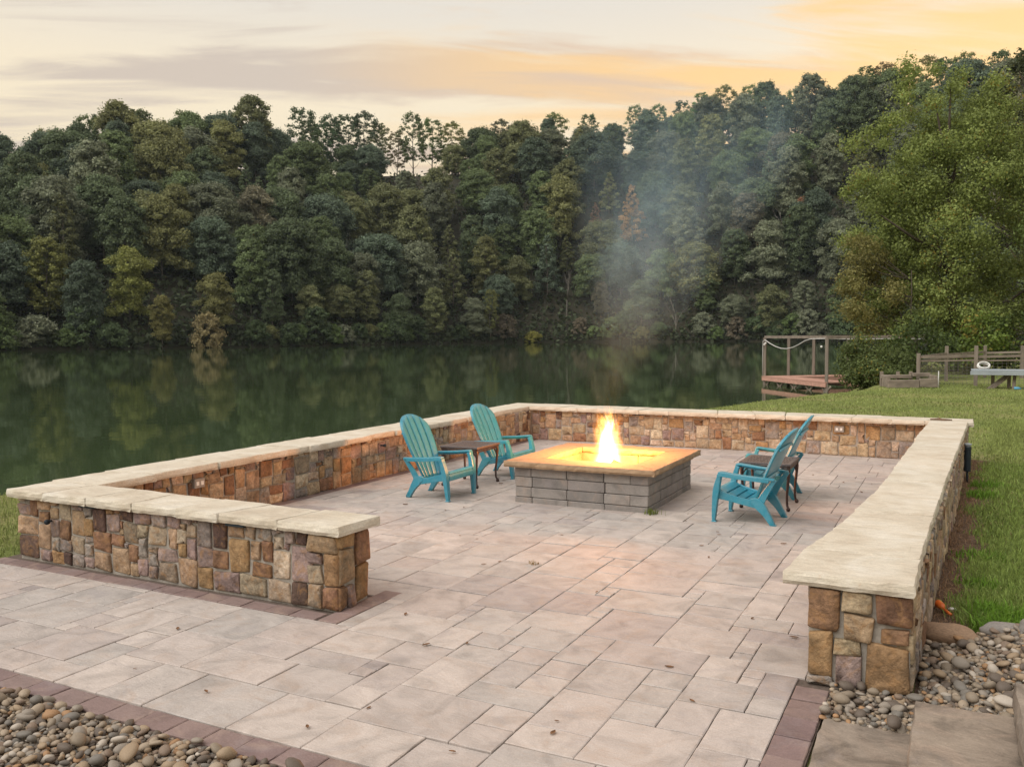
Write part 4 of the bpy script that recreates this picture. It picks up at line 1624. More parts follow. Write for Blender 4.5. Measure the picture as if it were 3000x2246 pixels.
pebble_bed('pebble_bed', 'bed of rounded river pebbles along the dark paver edging', [(1.9, 5.2, -2.65, -1.665)], [], 31, 22000, -.030, .012, .040)


def rise(x, y):
    """the pebbles climb beside the steps"""
    return max(0.0, min(.14, (x - 6.75) * .35))


pebble_bed('pebble_bed', 'bed of river pebbles between the wall pillar and the flagstone steps', [(6.24, 6.62, -.225, .24), (6.60, 8.2, -.225, 1.16)],
           [(6.10, 6.60, .18, 1.2), (6.60, 6.63, .2, 1.2), (6.995, 8.2, -.3, -.2)], 37, 18000, -.012, .012, .040, rise)


def boulder(name, label, loc, sc, rz, mat, seed):
    rng = random.Random(seed)
    bm = bmesh.new()
    bmesh.ops.create_icosphere(bm, subdivisions=3, radius=1.0)
    for v in bm.verts:
        q = 1 + mnoise.noise(v.co * 1.1 + Vector((seed, 0, 0))) * .25 + mnoise.noise(v.co * 3 + Vector((0, seed, 0))) * .05
        v.co *= q
    me = bpy.data.meshes.new(name); bm.to_mesh(me); bm.free()
    me.polygons.foreach_set('use_smooth', np.ones(len(me.polygons), bool))
    me.materials.append(mat)
    o = bpy.data.objects.new(name, me)
    o.location = loc; o.scale = sc; o.rotation_euler = (rng.uniform(-.1, .1), rng.uniform(-.1, .1), rz)
    link(o)
    tag(o, label, 'rock', 'edging rocks behind the pebbles')


boulder('edging_rock', 'smooth reddish brown edging rock against the stone wall', (6.76, 1.10, .055), (.16, .08, .065), R(-12), M_BOULDER, 3)
boulder('edging_rock', 'flat pale grey edging rock lying between two other rocks', (7.03, 1.16, .10), (.13, .07, .045), R(8), M_BOULDERG, 5)
boulder('edging_rock', 'small dark angular edging rock standing beside the largest one', (7.15, 1.13, .14), (.07, .055, .055), R(30), M_BOULDERG, 9)
boulder('edging_rock', 'large purplish grey edging rock at the corner of the grass', (7.33, 1.17, .15), (.14, .08, .065), R(-8), M_BOULDERG, 12)

# ================================================================== grass, soil strip, straw
def blades(name, pts, h0, h1, w, lean, var, mat, parent=None):
    """bent grass blades: two quads each would be wasteful, one tapered bent strip of 2 faces"""
    n = len(pts)
    ang = NR.uniform(0, 2 * math.pi, n)
    h = NR.uniform(h0, h1, n)
    side = np.stack([np.cos(ang), np.sin(ang), np.zeros(n)], 1) * (w * NR.uniform(.6, 1.3, n))[:, None] / 2
    ln = NR.uniform(0, 2 * math.pi, n)
    le = NR.normal(0, lean, n)
    d = np.stack([np.cos(ln), np.sin(ln), np.zeros(n)], 1) * (le * h)[:, None]
    up = np.stack([np.zeros(n), np.zeros(n), h], 1)
    v = np.stack([pts - side, pts + side, pts + up * .62 + d * .4 + side * .75, pts + up * .62 + d * .4 - side * .75, pts + up * (1 - .25 * np.abs(le)[:, None].clip(0, 2)) + d * 1.1], 1).reshape(-1, 3)
    me = bpy.data.meshes.new(name)
    me.vertices.add(5 * n)
    me.vertices.foreach_set('co', v.astype(np.float32).ravel())
    base = np.arange(n)[:, None] * 5
    q = (base + np.array([0, 1, 2, 3])); t = (base + np.array([3, 2, 4]))
    li = np.concatenate([q, t], 1).ravel()
    me.loops.add(len(li)); me.loops.foreach_set('vertex_index', li.astype(np.int32))
    st = np.stack([np.arange(n) * 7, np.arange(n) * 7 + 4], 1).ravel()
    me.polygons.add(2 * n); me.polygons.foreach_set('loop_start', st.astype(np.int32))
    at = me.attributes.new('var', 'FLOAT', 'POINT')
    at.data.foreach_set('value', np.repeat(var, 5).astype(np.float32))
    me.materials.append(mat)
    me.update(calc_edges=True)
    o = bpy.data.objects.new(name, me)
    return link(o, parent)


def soil_edge(y):
    """how far the bare strip beside the long wall reaches"""
    return 6.64 + (y - .2) * .0365 + .16 + .06 * np.sin(y * 2.1) + .05 * np.sin(y * 5.3 + 1)


def build_grass():
    # near lawn beside the wall: density falls with distance
    def scatter(n, x0, x1, y0, y1):
        return np.stack([NR.uniform(x0, x1, n), NR.uniform(y0, y1, n), np.full(n, LAWN_Z)], 1)
    sets = [(42000, 6.7, 8.6, 1.12, 4.0, .03, .085, .0075), (42000, 6.8, 9.6, 4.0, 9.0, .03, .08, .010), (52000, 6.8, 13, 9.0, 16, .035, .065, .010),
            (70000, .2, 20, 9.3, 30, .03, .055, .018), (9000, -3.2, .0, -.1, 3.2, .035, .07, .007)]
    for i, (n, x0, x1, y0, y1, h0, h1, w) in enumerate(sets):
        p = scatter(n, x0, x1, y0, y1)
        keep = np.ones(n, bool)
        x, y = p[:, 0], p[:, 1]
        if i < 3:
            keep &= x > soil_edge(y) + NR.normal(0, .05, n)
        if i == 3:
            bx = np.interp(y, [q[1] for q in BANK[5:13]], [q[0] for q in BANK[5:13]])
            keep &= x > bx + .05
            keep &= ~((x < 7.0) & (y < 9.5))
        if i == 4:
            bx = np.interp(y, [q[1] for q in BANK[1:6]], [q[0] for q in BANK[1:6]])
            keep &= (x > bx) & ~((x > -.12) & (y < .0)) & (x < -.02)
        p = p[keep]
        v = NR.uniform(0, 1, len(p)) * .7 + .3 * (np.sin(p[:, 0] * 1.7) * np.sin(p[:, 1] * 1.3 + 1) * .5 + .5)
        o = blades('grass', p, h0, h1, w, .55, v, M_GRASS)
        o.color = (.225, .30, .08, 1) if i < 2 else (.26, .31, .10, 1)
        tag(o, ['thick short grass beside the long stone wall', 'mown grass along the outer side of the long wall', 'mown grass beyond the path light', 'distant mown grass sloping to the lake bank', 'mown grass outside the near corner of the wall'][i], kind='stuff')
    # taller weedy tufts at the corner by the rocks
    for cx, cy, n, r, h in ((7.03, 1.45, 420, .13, .16), (7.20, 1.62, 420, .16, .17), (6.98, 1.85, 260, .10, .13), (7.32, 1.38, 260, .11, .13), (6.95, 2.5, 160, .1, .10), (6.98, 3.4, 200, .15, .09), (7.02, 6.3, 220, .13, .12), (7.1, 7.0, 220, .13, .12)):
        p = np.stack([NR.normal(cx, r * .6, n), NR.normal(cy, r * .6, n), np.full(n, LAWN_Z)], 1)
        o = blades('weed_tuft', p, h * .5, h, .011, .65, NR.uniform(.2, 1, n), M_GRASS)
        o.color = (.13, .24, .03, 1)
        tag(o, 'tuft of taller bright green weeds in the lawn edge', 'plant', 'weed tufts along the wall')
    # dead blades mixed into the near lawn
    n = 9000
    p = scatter(n, 6.8, 9.4, 1.2, 9.0)
    p = p[p[:, 0] > soil_edge(p[:, 1])]
    o = blades('straw', p, .02, .06, .005, 1.3, NR.uniform(0, 1, len(p)), M_STRAW)
    o.color = (.36, .29, .15, 1)
    tag(o, 'pale dead blades scattered through the near lawn', kind='stuff')
    # bare strip
    ys = np.linspace(1.0, 9.4, 60)
    m = MB()
    for y in ys:
        m.v.append((6.56 + (y - .2) * .0355, y, LAWN_Z + .006)); m.v.append((float(soil_edge(y)) + .05, y, LAWN_Z + .006))
    m.f = [(2 * i, 2 * i + 1, 2 * i + 3, 2 * i + 2) for i in range(len(ys) - 1)]
    m.add([(6.60, .9, LAWN_Z + .005), (8.3, .9, LAWN_Z + .005), (8.3, 1.28, LAWN_Z + .005), (6.60, 1.28, LAWN_Z + .005)], [(0, 1, 2, 3)])
    tag(m.build('soil_strip', M_SOIL), 'bare soil strip along the outer foot of the long wall', kind='structure')
    n = 5200
    y = NR.uniform(1.1, 9.3, n) ** 1.0
    x0 = 6.60 + (y - .2) * .0355
    x = x0 + np.abs(NR.normal(0, .11, n))
    o = blades('straw', np.stack([x, y, np.full(n, LAWN_Z + .004)], 1), .015, .05, .004, 1.6, NR.uniform(0, 1, n), M_STRAW)
    o.color = (.30, .19, .11, 1)
    tag(o, 'dry brown straw lying along the foot of the long wall', kind='stuff')
    n = 1100
    o = blades('straw', np.stack([NR.uniform(6.66, 8.0, n), NR.normal(1.28, .05, n), np.full(n, LAWN_Z + .004)], 1), .02, .06, .004, 1.6, NR.uniform(0, 1, n), M_STRAW)
    o.color = (.16, .105, .065, 1)
    tag(o, 'dry straw between the edging rocks and the grass', kind='stuff')


build_grass()


# ================================================================== small things on and by the wall
def fixtures():
    def knob(label, loc, axis):
        root = empty('spot_light', loc)
        tag(root, label, 'light', 'small black wall spots')
        n = Vector(axis)
        MB().tube([(0, 0, 0), n * .03], .010, 8).build('stem', M_DARK, root, True)
        s = Vector((-n.y, n.x, 0))
        MB().tube([n * .035 - s * .012, n * .045 + s * .006, n * .05 + s * .02], [.010, .020, .021], 10).build('lamp_head', M_DARK, root, True)
    knob('small black spot lamp on the outer face of the near stone wall', (.48, .035, .335), (0, -1, 0))
    knob('small black spot lamp on the lakeside wall behind a teal chair', (.40, 4.53, .40), (1, 0, 0))

    def bar(label, a, b):
        o = MB().bar(a, b, .035, .016).build('light_bar', M_DARK, None, bevel=.003, seg=1)
        tag(o, label, 'light', 'dark light bars under the capstones')
    bar('dark light bar under the cap near the outer wall corner', (.82, .035, .482), (1.0, .035, .482))
    bar('dark light bar under the cap in the middle of the near wall', (2.33, .035, .482), (2.50, .035, .482))
    bar('dark light bar under the cap of the lakeside wall', (.395, 2.48, .482), (.395, 2.72, .482))
    bar('dark light bar under the far cap behind the flame', (2.18, 8.855, .482), (2.36, 8.855, .482))
    bar('dark light bar under the far cap behind a chair', (4.42, 8.855, .482), (4.62, 8.855, .482))

    def outlet(label, loc, rz):
        root = empty('outlet_box', loc, rz)
        tag(root, label, 'outlet', 'outlet boxes on the inner wall faces')
        MB().box(-.065, .065, -.055, .02, -.045, .045).build('housing', M_GREYBOX, root, bevel=.006, seg=1)
        for x in (-.028, .028):
            MB().box(x - .016, x + .016, -.0585, -.0555, -.018, .018).build('socket', M_BULB, root)
    outlet('pinkish grey outlet box on the inner face of the lakeside wall', (.37, 1.59, .385), R(90))
    outlet('grey outlet box with two sockets on the far wall', (5.28, 8.88, .385), 0)
    # path light
    root = empty('path_light', (6.895, 7.30, LAWN_Z))
    tag(root, 'dark blue grey post light on a stake beside the long wall', 'lamp')
    MB().lathe([(.012, 0), (.012, .15)], n=8).build('stake', M_DARK, root, True)
    MB().lathe([(.036, .14), (.038, .16), (.038, .40), (.041, .405), (.041, .43), (.038, .435)], n=16).build('lamp_body', M_DARK, root, False)
    MB().lathe([(.030, .435), (.030, .452), (.043, .455), (.043, .470), (.02, .476)], n=16).build('lamp_cap', M_GREYBOARD, root, False)
    # twig on the far corner of the cap
    root = empty('twig', (6.58, 8.82, CH + .012))
    tag(root, 'dry forked twig lying on the far corner of the wall cap', 'twig')
    MB().tube([(-.13, .0, 0), (-.04, .01, .004), (.05, -.005, .002), (.14, .0, 0)], [.010, .013, .013, .008], 7).build('stem', M_TWIG, root, True)
    MB().tube([(.02, 0, .004), (-.02, .04, .02), (-.04, .06, .035)], [.009, .007, .004], 6).build('branch', M_TWIG, root, True)
    # orange hand tool in the soil strip
    root = empty('hand_trowel', (6.70, 1.78, LAWN_Z + .03), R(-55))
    tag(root, 'small orange plastic garden tool lying in the soil by the wall', 'tool')
    MB().tube([(-.06, 0, .02), (-.03, 0, .03), (.01, 0, .022), (.03, 0, .012)], [.012, .026, .022, .010], 10).build('tool_head', M_ORANGE, root, True)
    MB().tube([(.03, 0, .012), (.07, 0, .004), (.10, 0, 0)], [.008, .010, .009], 8).build('handle', M_ORANGE, root, True)
    o = bpy.data.objects.new('white_stone', PEB[2]); o.location = (6.765, 1.86, LAWN_Z + .02); o.scale = (.026, .024, .022); link(o)
    o.data = PEB[2].copy(); o.data.materials[0] = M_BULB
    tag(o, 'single white stone lying next to the orange tool', 'stone')
    # weed at the corner of the pit and one in a joint
    p = np.stack([NR.normal(4.13, .035, 60), NR.normal(3.80, .03, 60), np.full(60, .0)], 1)
    o = blades('weed_tuft', p, .03, .085, .008, .8, NR.uniform(.2, 1, 60), M_GRASS); o.color = (.13, .16, .035, 1)
    tag(o, 'small green weed growing at the corner of the fire pit', 'plant')
    p = np.stack([NR.normal(3.90, .02, 34), NR.normal(1.62, .02, 34), np.full(34, .0)], 1)
    o = blades('weed_tuft', p, .02, .05, .005, 1.2, NR.uniform(.2, 1, 34), M_STRAW); o.color = (.26, .19, .09, 1)
    tag(o, 'little dry weed growing in a paver joint of the open terrace', 'plant')
    # fallen leaves and bits on the paving
    rng = random.Random(77)
    spots = [(1.98, 4.72), (2.05, 4.60), (1.9, 4.95), (4.45, 3.95), (4.52, 3.62), (3.62, 3.55), (3.4, 3.45), (5.95, .82), (4.6, 1.15), (5.05, 2.4), (4.9, 2.75), (2.9, 2.2), (3.1, 2.15), (2.6, 2.9),
             (1.3, 2.5), (.9, 1.9), (3.7, 2.6), (5.6, 6.5), (5.2, 6.9), (5.85, 5.9), (4.4, 6.2), (4.7, 5.6), (2.3, 3.3), (2.2, 3.1), (5.2, -.9), (4.3, -.1), (2.9, -1.2), (4.9, 3.3), (5.5, 3.1)]
    spots += [(rng.uniform(.7, 6.0), rng.uniform(.6, 8.6)) for _ in range(26)] + [(rng.uniform(2.4, 6.0), rng.uniform(-1.4, .2)) for _ in range(12)]
    spots = [q for q in spots if not (2.5 < q[0] < 4.2 and 3.7 < q[1] < 5.5) and not (q[0] < 3.3 and -.1 < q[1] < .5)]
    for i, (x, y) in enumerate(spots):
        s = rng.uniform(.008, .026)
        n = 7
        m = MB()
        curl = rng.uniform(.2, .8)
        for k in range(n):
            t = k / (n - 1)
            w = math.sin(t * math.pi) * .42 + .03
            for q in (-1, 0, 1):
                m.v.append(((t - .5) * 2 * s, q * w * s, .004 + s * curl * (abs(q) * .35 + .3 * (t - .5) ** 2)))
        for k in range(n - 1):
            for q in range(2):
                a = k * 3 + q
                m.f.append((a, a + 3, a + 4, a + 1))
        o = m.build('fallen_leaf', M_DRYLEAF, None, True)
        o.location = (x, y, .002); o.rotation_euler = (0, 0, rng.uniform(0, 6.28))
        tag(o, 'small curled brown leaf lying on the paving', 'leaf', 'fallen leaves on the paving')


fixtures()


# ================================================================== dock
def build_dock():
    O = Vector((1.94, 33.68, 0))                       # near corner of the deck
    ax = (Vector((-1.55, 38.36, 0)) - O).normalized()   # along the lake-side edge
    ay = Vector((ax.y, -ax.x, 0))                       # towards the bank
    L1 = (Vector((-1.55, 38.36, 0)) - O).length
    zt = -.30
    root = empty('boat_dock', (O.x, O.y, WATER_Z))
    tag(root, 'open timber boat dock with red deck boards standing in the lake', 'dock')
    rel = Vector((-O.x, -O.y, -WATER_Z))

    def P(a, b, z):
        return O + ax * a + ay * b + Vector((0, 0, z)) + rel

    def walk(a0, a1, b0, b1, along_a):
        h = MB()
        for q in ((a0, b0, a1, b0), (a0, b1, a1, b1)) if along_a else ((a0, b0, a0, b1), (a1, b0, a1, b1)):
            h.bar(P(q[0], q[1], zt - .11), P(q[2], q[3], zt - .11), .05, .17)
        fr = h.build('deck_frame', M_DECKRED, root)
        n = int(abs((a1 - a0) if along_a else (b1 - b0)) / .15)
        for i in range(n):
            m = MB()
            if along_a:
                q = a0 + (a1 - a0) * (i + .5) / n
                m.bar(P(q, b0 - .03, zt), P(q, b1 + .03, zt), .138, .035)
            else:
                q = b0 + (b1 - b0) * (i + .5) / n
                m.bar(P(a0 - .03, q, zt), P(a1 + .03, q, zt), .138, .035)
            m.build('deck_board', M_DECKRED, fr)
    walk(0, L1, 0, 1.1, True)
    walk(L1 - 1.2, L1, 1.12, 7.2, False)
    walk(0, 1.0, 1.12, 7.2, False)
    posts = [(.08, .08), (L1 - .08, .08), (L1 - .1, 1.3), (L1 - .1, 2.6), (.08, 4.6), (.08, 1.45), (L1 - .1, 4.4), (L1 - .1, 7.1)]
    zt2 = 1.55
    for a, b in posts:
        if (a, b) == (.08, 4.6):
            zz = zt - .05
        else:
            zz = zt2
        MB().bar(P(a, b, -2.0), P(a, b, zz), .13, .13).build('post', M_POST, root)
    for q in (((.08, .08), (L1 - .08, .08)), ((L1 - .1, .08), (L1 - .1, 7.1)), ((.08, .08), (.08, 4.6))):
        MB().bar(P(*q[0], zt2 + .03), P(*q[1], zt2 + .03), .05, .12).build('top_beam', M_POSTH, root)
    for k in range(5):
        a = .2 + (L1 - .4) * k / 4
        for s in (-1, 1):
            MB().bar(P(a, .12, zt - .45), P(a + s * .38, .12, zt - .16), .05, .09).build('brace', M_POSTH, root)
    # cable of the string lights and its bulbs
    w = empty('string_light', P(L1, 0, 0) - rel - Vector((0, 0, 0)))
    w.location = O + ax * L1
    tag(w, 'sagging string light cable with white bulbs on the dock posts', 'string light')
    wr = -w.location
    def Q(a, b, z):
        return O + ax * a + ay * b + Vector((0, 0, z)) + wr
    pts = [Q(L1 - .08, -.02, zt), Q(L1 - .1, -.03, 1.0), Q(L1 - .12, -.03, 1.38), Q(L1 - .3, -.02, 1.44)]
    for k in range(1, 11):
        t = k / 10
        pts.append(Q(L1 - .3 - (L1 - .4) * t, -.02, 1.44 - .42 * math.sin(min(1, t * 1.35) * math.pi) * (1 if t < .74 else 0) + .08 * t))
    pts += [Q(.05, 1.5, 1.48), Q(.05, 3.5, 1.50), Q(.05, 5.1, 1.44)]
    MB().tube(pts, .022, 6).build('cable', M_CABLE, w, True)
    for b in ((L1 - .3, -.05, 1.22), (L1 - .42, -.05, 1.28), (.2, -.1, 1.18), (.1, 5.0, 1.6)):
        c = Q(*b)
        MB().lathe([(.01, -.05), (.045, -.02), (.05, .02), (.02, .05)], c, 8).build('bulb', M_BULB, w, True)
    f = MB().lathe([(.02, -.34), (.12, -.22), (.17, .0), (.13, .2), (.05, .32)], (0, 0, 0), 10).build('windsock', M_GREENCLOTH, None, True, loc=O + ax * .1 + ay * 1.5 + Vector((0, 0, .95)))
    f.scale = (.8, .45, .75)
    tag(f, 'pale green wind ornament hanging under the dock beam', 'ornament')


build_dock()


# ================================================================== fence, planter, grey bench top
def build_fence():
    root = empty('wire_fence', (5.63, 27.61, LAWN_Z))
    tag(root, 'weathered post and rail fence with wire mesh at the lawn edge', 'fence')
    r0 = -root.location
    # front run from the corner post and a return run going back
    A = [(5.63, 27.6, 1.06), (7.33, 28.4, 1.30), (9.4, 29.4, 1.25), (11.6, 30.4, 1.25)]
    Bk = [(5.63, 27.6, 1.06), (6.43, 31.2, 1.25), (7.75, 34.6, 1.22), (9.0, 34.4, 1.22), (11, 34.0, 1.2)]
    def post(x, y, h):
        MB().bar(Vector((x, y, -.2)) + r0, Vector((x, y, h)) + r0, .12, .12).build('post', M_POST, root, bevel=.01, seg=1)
    for q in A: post(*q)
    for q in Bk[1:]: post(*q)
    def rail(a, b, za, zb, h):
        MB().bar(Vector((a[0], a[1], za)) + r0, Vector((b[0], b[1], zb)) + r0, .045, h).build('rail', M_POSTH, root)
    for run in (A, Bk):
        for a, b in zip(run, run[1:]):
            rail(a, b, .93, .97, .085)
            rail(a, b, .80, .82, .05)
    mesh = MB()
    for run in (A[:3], Bk[:3]):
        for a, b in zip(run, run[1:]):
            va, vb = Vector((a[0], a[1], 0)), Vector((b[0], b[1], 0))
            n = int((vb - va).length / .14)
            for i in range(n + 1):
                p = va.lerp(vb, i / n)
                mesh.bar(p + Vector((0, 0, .02)) + r0, p + Vector((0, 0, .86)) + r0, .007, .007)
            for k in range(8):
                z = .05 + .11 * k
                mesh.bar(va + Vector((0, 0, z)) + r0, vb + Vector((0, 0, z)) + r0, .007, .007)
    tag(mesh.build('wire_mesh', M_WIRE, root), kind='stuff')
    # timber planter box of two stepped frames
    root = empty('planter_box', (5.28, 26.5, LAWN_Z))
    tag(root, 'low grey timber planter box of stacked sleepers at the lawn edge', 'planter')
    u = Vector((.93, .37, 0)); v = Vector((-.37, .93, 0))
    def sl(a, b, c, d, z0, z1, name='sleeper'):
        m = MB()
        p = [u * a + v * c, u * b + v * c, u * b + v * d, u * a + v * d]
        m.add([(q.x, q.y, z) for z in (z0, z1) for q in p], [(0, 3, 2, 1), (4, 5, 6, 7), (0, 1, 5, 4), (1, 2, 6, 5), (2, 3, 7, 6), (3, 0, 4, 7)])
        m.build(name, M_POSTH, root, bevel=.012, seg=1)
    sl(-.55, .42, -.1, .0, .0, .26); sl(.44, 1.05, -.08, .02, .02, .30)
    sl(-.55, .40, .55, .65, .28, .40); sl(.44, 1.0, .55, .65, .34, .46)
    sl(-.55, -.45, .0, .55, .0, .38); sl(.92, 1.02, .0, .55, .0, .40)
    for a in (-.5, .02, .43): sl(a - .05, a + .05, .67, .77, 0, .50, 'stake')
    # grey decked bench on crossed legs
    root = empty('work_bench', (7.9, 27.2, LAWN_Z))
    tag(root, 'long grey board bench on slanting timber legs before the wire fence', 'bench')
    for i in range(5):
        MB().box(-.72, 3.3, -.42 + i * .17, -.42 + i * .17 + .16, .56, .60).build('top_board', M_GREYBOARD, root, bevel=.006, seg=1)
    for z0, z1 in ((.44, .495), (.50, .555)):
        MB().box(-.75, 3.35, -.44, -.405, z0, z1).build('fascia_board', M_GREYBOARD, root, bevel=.004, seg=1)
    for x, s in ((-.25, 1), (-.15, 1), (.5, 0), (2.4, 0)):
        MB().bar((x - .05, -.3, -.05), (x + .55 * s, .05, .45), .09, .05).build('leg', M_POST, root)
    for x in (-.1, .35, 2.5):
        MB().bar((x, .25, -.05), (x, .25, .45), .1, .1).build('leg', M_POST, root)
    # coil of white hose standing on the bench
    o = MB()
    for k in range(5):
        r_ = .13 + .014 * (k % 2)
        o.tube([(r_ * math.cos(a) * 1.25, -.05 + .025 * k, .15 + r_ * math.sin(a) * .9) for a in np.linspace(0, 2 * math.pi, 20)], .016, 6, False)
    o = o.build('hose_coil', M_BULB, None, True, loc=(7.55, 27.3, LAWN_Z + .595))
    o.rotation_euler = (R(-38), 0, R(12))
    tag(o, 'white coiled hose lying on the grey bench end', 'hose')
    for i, x in enumerate((8.35, 8.62, 8.86)):
        m = MB().tube([(0, 0, .05), (.12, 0, .05), (.15, 0, .05), (.19, 0, .05)], [.045, .045, .02, .015], 10).build('blue_bottle', M_BLUE, None, True, loc=(x, 26.55, LAWN_Z))
        m.rotation_euler = (0, 0, R(8 * i))
        tag(m, 'blue plastic bottle lying in the grass under the grey bench', 'bottle', 'blue bottles under the bench')
    o = MB().tube([(0, 0, 0), (0, 0, .55)], .018, 6).build('pipe_stake', M_CABLE, None, True, loc=(6.25, 26.75, LAWN_Z))
    tag(o, 'thin pale pipe stake standing at the planter box end', 'stake')


build_fence()


# ================================================================== trees
def crown_points(lobes, per_area, size, rng_seed, up_bias=.35, shell=.55, flat=True):
    """leaf positions on the outer shell of flattened clumps; returns centres, normals, sizes, var"""
    g = np.random.default_rng(rng_seed)
    C_, N_, S_, V_ = [], [], [], []
    for (x, y, z, rx, rz) in lobes:
        n = max(12, int(per_area * rx * rx))
        d = g.normal(size=(n, 3))
        d /= np.linalg.norm(d, axis=1, keepdims=True)
        if flat:
            low = d[:, 2] < -.5
            d[low, 2] *= -g.uniform(-.4, 1.0, low.sum())
        rr = (shell + (1 - shell) * g.uniform(0, 1, n) ** .6) * (1 + .27 * g.normal(size=n).clip(-1.5, 2.2))
        p = d * rr[:, None] * np.array([rx, rx, rz]) + np.array([x, y, z])
        C_.append(p)
        N_.append(d + g.normal(size=(n, 3)) * .55 + np.array([0, 0, up_bias]))
        S_.append(size * g.uniform(.55, 1.35, n))
        V_.append(np.clip(g.normal(.5, .22, n) + g.normal(0, .16), 0, 1))
    return np.concatenate(C_), np.concatenate(N_), np.concatenate(S_), np.concatenate(V_)


def lobed(kind, H, W, rng):
    """clump list of one crown; H total height, W crown width"""
    L_ = []
    if kind == 'broad':
        z0, n = .20, 108
    elif kind == 'tall':
        z0, n = .16, 100
    elif kind == 'cone':
        z0, n = .10, 60
    elif kind == 'lanky':
        z0, n = .26, 88
    elif kind == 'layer':
        z0, n = .14, 96
    elif kind == 'shrub':
        z0, n = .05, 56
    for i in range(n):
        t = (i + rng.random()) / n
        z = H * (z0 + (1 - z0) * t)
        if kind == 'broad':
            prof = .72 + .28 * t / .35 if t < .35 else math.sqrt(max(.02, 1 - ((t - .35) / .67) ** 2.3))
        elif kind == 'tall':
            prof = (.6 + .4 * t / .4 if t < .4 else math.sqrt(max(.02, 1 - ((t - .4) / .62) ** 2.2))) * .9
        elif kind == 'cone':
            prof = (1 - t) ** .75 * .95 + .08
        elif kind == 'lanky':
            prof = math.sqrt(max(.05, 1 - (t - .45) ** 2 * 2.6)) * .9
        elif kind == 'layer':
            prof = (.72 + .28 * math.sin(t * 17 + 1)) * math.sqrt(max(.05, 1 - (t - .3) ** 2 * 1.6))
        else:
            prof = math.sqrt(max(.03, 1 - t * t * .92))
        a = i * 2.399 + rng.uniform(-.5, .5)
        r = W / 2 * prof * math.sqrt(rng.uniform(.22, 1.0)) * rng.uniform(.74, 1.06)
        s = W * rng.uniform(.068, .145) * (1.0 if kind != 'lanky' else .72)
        if kind == 'cone':
            s *= (1 - t * .55)
        L_.append((r * math.cos(a), r * math.sin(a), z - s * .4, s, s * rng.uniform(.62, .95)))
    return L_


def trunk_mesh(name, H, lobes, rng, base_r, mat, n_limb=10, top=.82):
    m = MB()
    lean = Vector((rng.uniform(-.04, .04) * H, rng.uniform(-.04, .04) * H, 0))
    def ax(t):
        return Vector((0, 0, -1.0)).lerp(Vector((lean.x, lean.y, H * top)), t) + Vector((math.sin(t * 5 + base_r * 50), math.cos(t * 4), 0)) * .012 * H * t
    m.tube([ax(t) for t in np.linspace(0, 1, 7)], [base_r * (1.15 - .95 * t) for t in np.linspace(0, 1, 7)], 7)
    pick = rng.sample(lobes, min(n_limb, len(lobes)))
    for (x, y, z, sx, sz) in pick:
        t = max(.15, min(.92, (z / H - .14) / top))
        p0 = ax(t)
        p1 = Vector((x, y, z))
        mid = p0.lerp(p1, .5) + Vector((0, 0, -.04 * H * rng.random()))
        m.tube([p0, mid, p1], [base_r * (.55 - .35 * t), base_r * .26, base_r * .08], 5)
    me = mesh_from(name, m.v, m.f, mat, True)
    return me


def bare_mesh(name, H, rng, base_r, mat):
    """leafless tree: trunk with forking twigs"""
    m = MB()
    def grow(p, d, L_, r, lev):
        q = p + d * L_
        mid = p.lerp(q, .5) + Vector((rng.uniform(-1, 1), rng.uniform(-1, 1), 0)) * L_ * .06
        m.tube([p, mid, q], [r, r * .82, r * .62], 5 if lev < 2 else 4)
        if lev >= 4:
            return
        for _ in range(2 if lev else 3):
            nd = (d + Vector((rng.uniform(-1, 1), rng.uniform(-1, 1), rng.uniform(-.05, .5))) * .62).normalized()
            grow(q if rng.random() < .6 else mid, nd, L_ * rng.uniform(.55, .75), r * .55, lev + 1)
    grow(Vector((0, 0, -1)), Vector((.03, .02, 1)).normalized(), H * .45, base_r, 0)
    return mesh_from(name, m.v, m.f, mat, True)


PROTO = {}


def make_protos():
    spec = [('broad', 17, 14.5), ('broad', 16, 13.5), ('broad', 18, 16), ('tall', 21, 12), ('tall', 20, 12.5), ('layer', 18, 14.5), ('layer', 19, 13.5), ('cone', 18, 10), ('cone', 16, 9.5),
            ('lanky', 21, 12), ('lanky', 20, 11), ('lanky', 22, 13.5), ('shrub', 6.5, 8.5), ('shrub', 8, 8), ('shrub', 5, 8)]
    for i, (k, H, W) in enumerate(spec):
        rng = random.Random(500 + i)
        lobes = lobed(k, H, W, rng)
        den = {'lanky': 62, 'shrub': 150}.get(k, 145)
        size = {'lanky': .34, 'shrub': .32}.get(k, .36)
        c, n, s, v = crown_points(lobes, den, size, 900 + i, shell=.35)
        me = quads_mesh('crown', c, n, s, v, M_LEAF)
        tm = trunk_mesh('trunk', H, lobes, rng, H * (.011 if k != 'shrub' else .008), M_HILLBARK, 18)
        PROTO.setdefault(k, []).append((me, tm, H))
    for i in range(3):
        rng = random.Random(700 + i)
        PROTO.setdefault('bare', []).append((None, bare_mesh('trunk', 17, rng, .20, M_PALEBARK), 17))


make_protos()
TREE_N = 0


def tree(kind, loc, scale, rz, col, label, group, name='hill_tree', vi=0, cat='tree', stretch=1.0):
    global TREE_N
    TREE_N += 1
    P = PROTO[kind]
    me, tm, H = P[vi % len(P)]
    root = empty(name, loc, rz)
    root.scale = (scale, scale, scale * stretch)
    tag(root, label, cat, group)
    if me:
        o = bpy.data.objects.new('crown', me)
        o.color = (*col, 1)
        link(o, root)
    link(bpy.data.objects.new('trunk', tm), root)
    return root


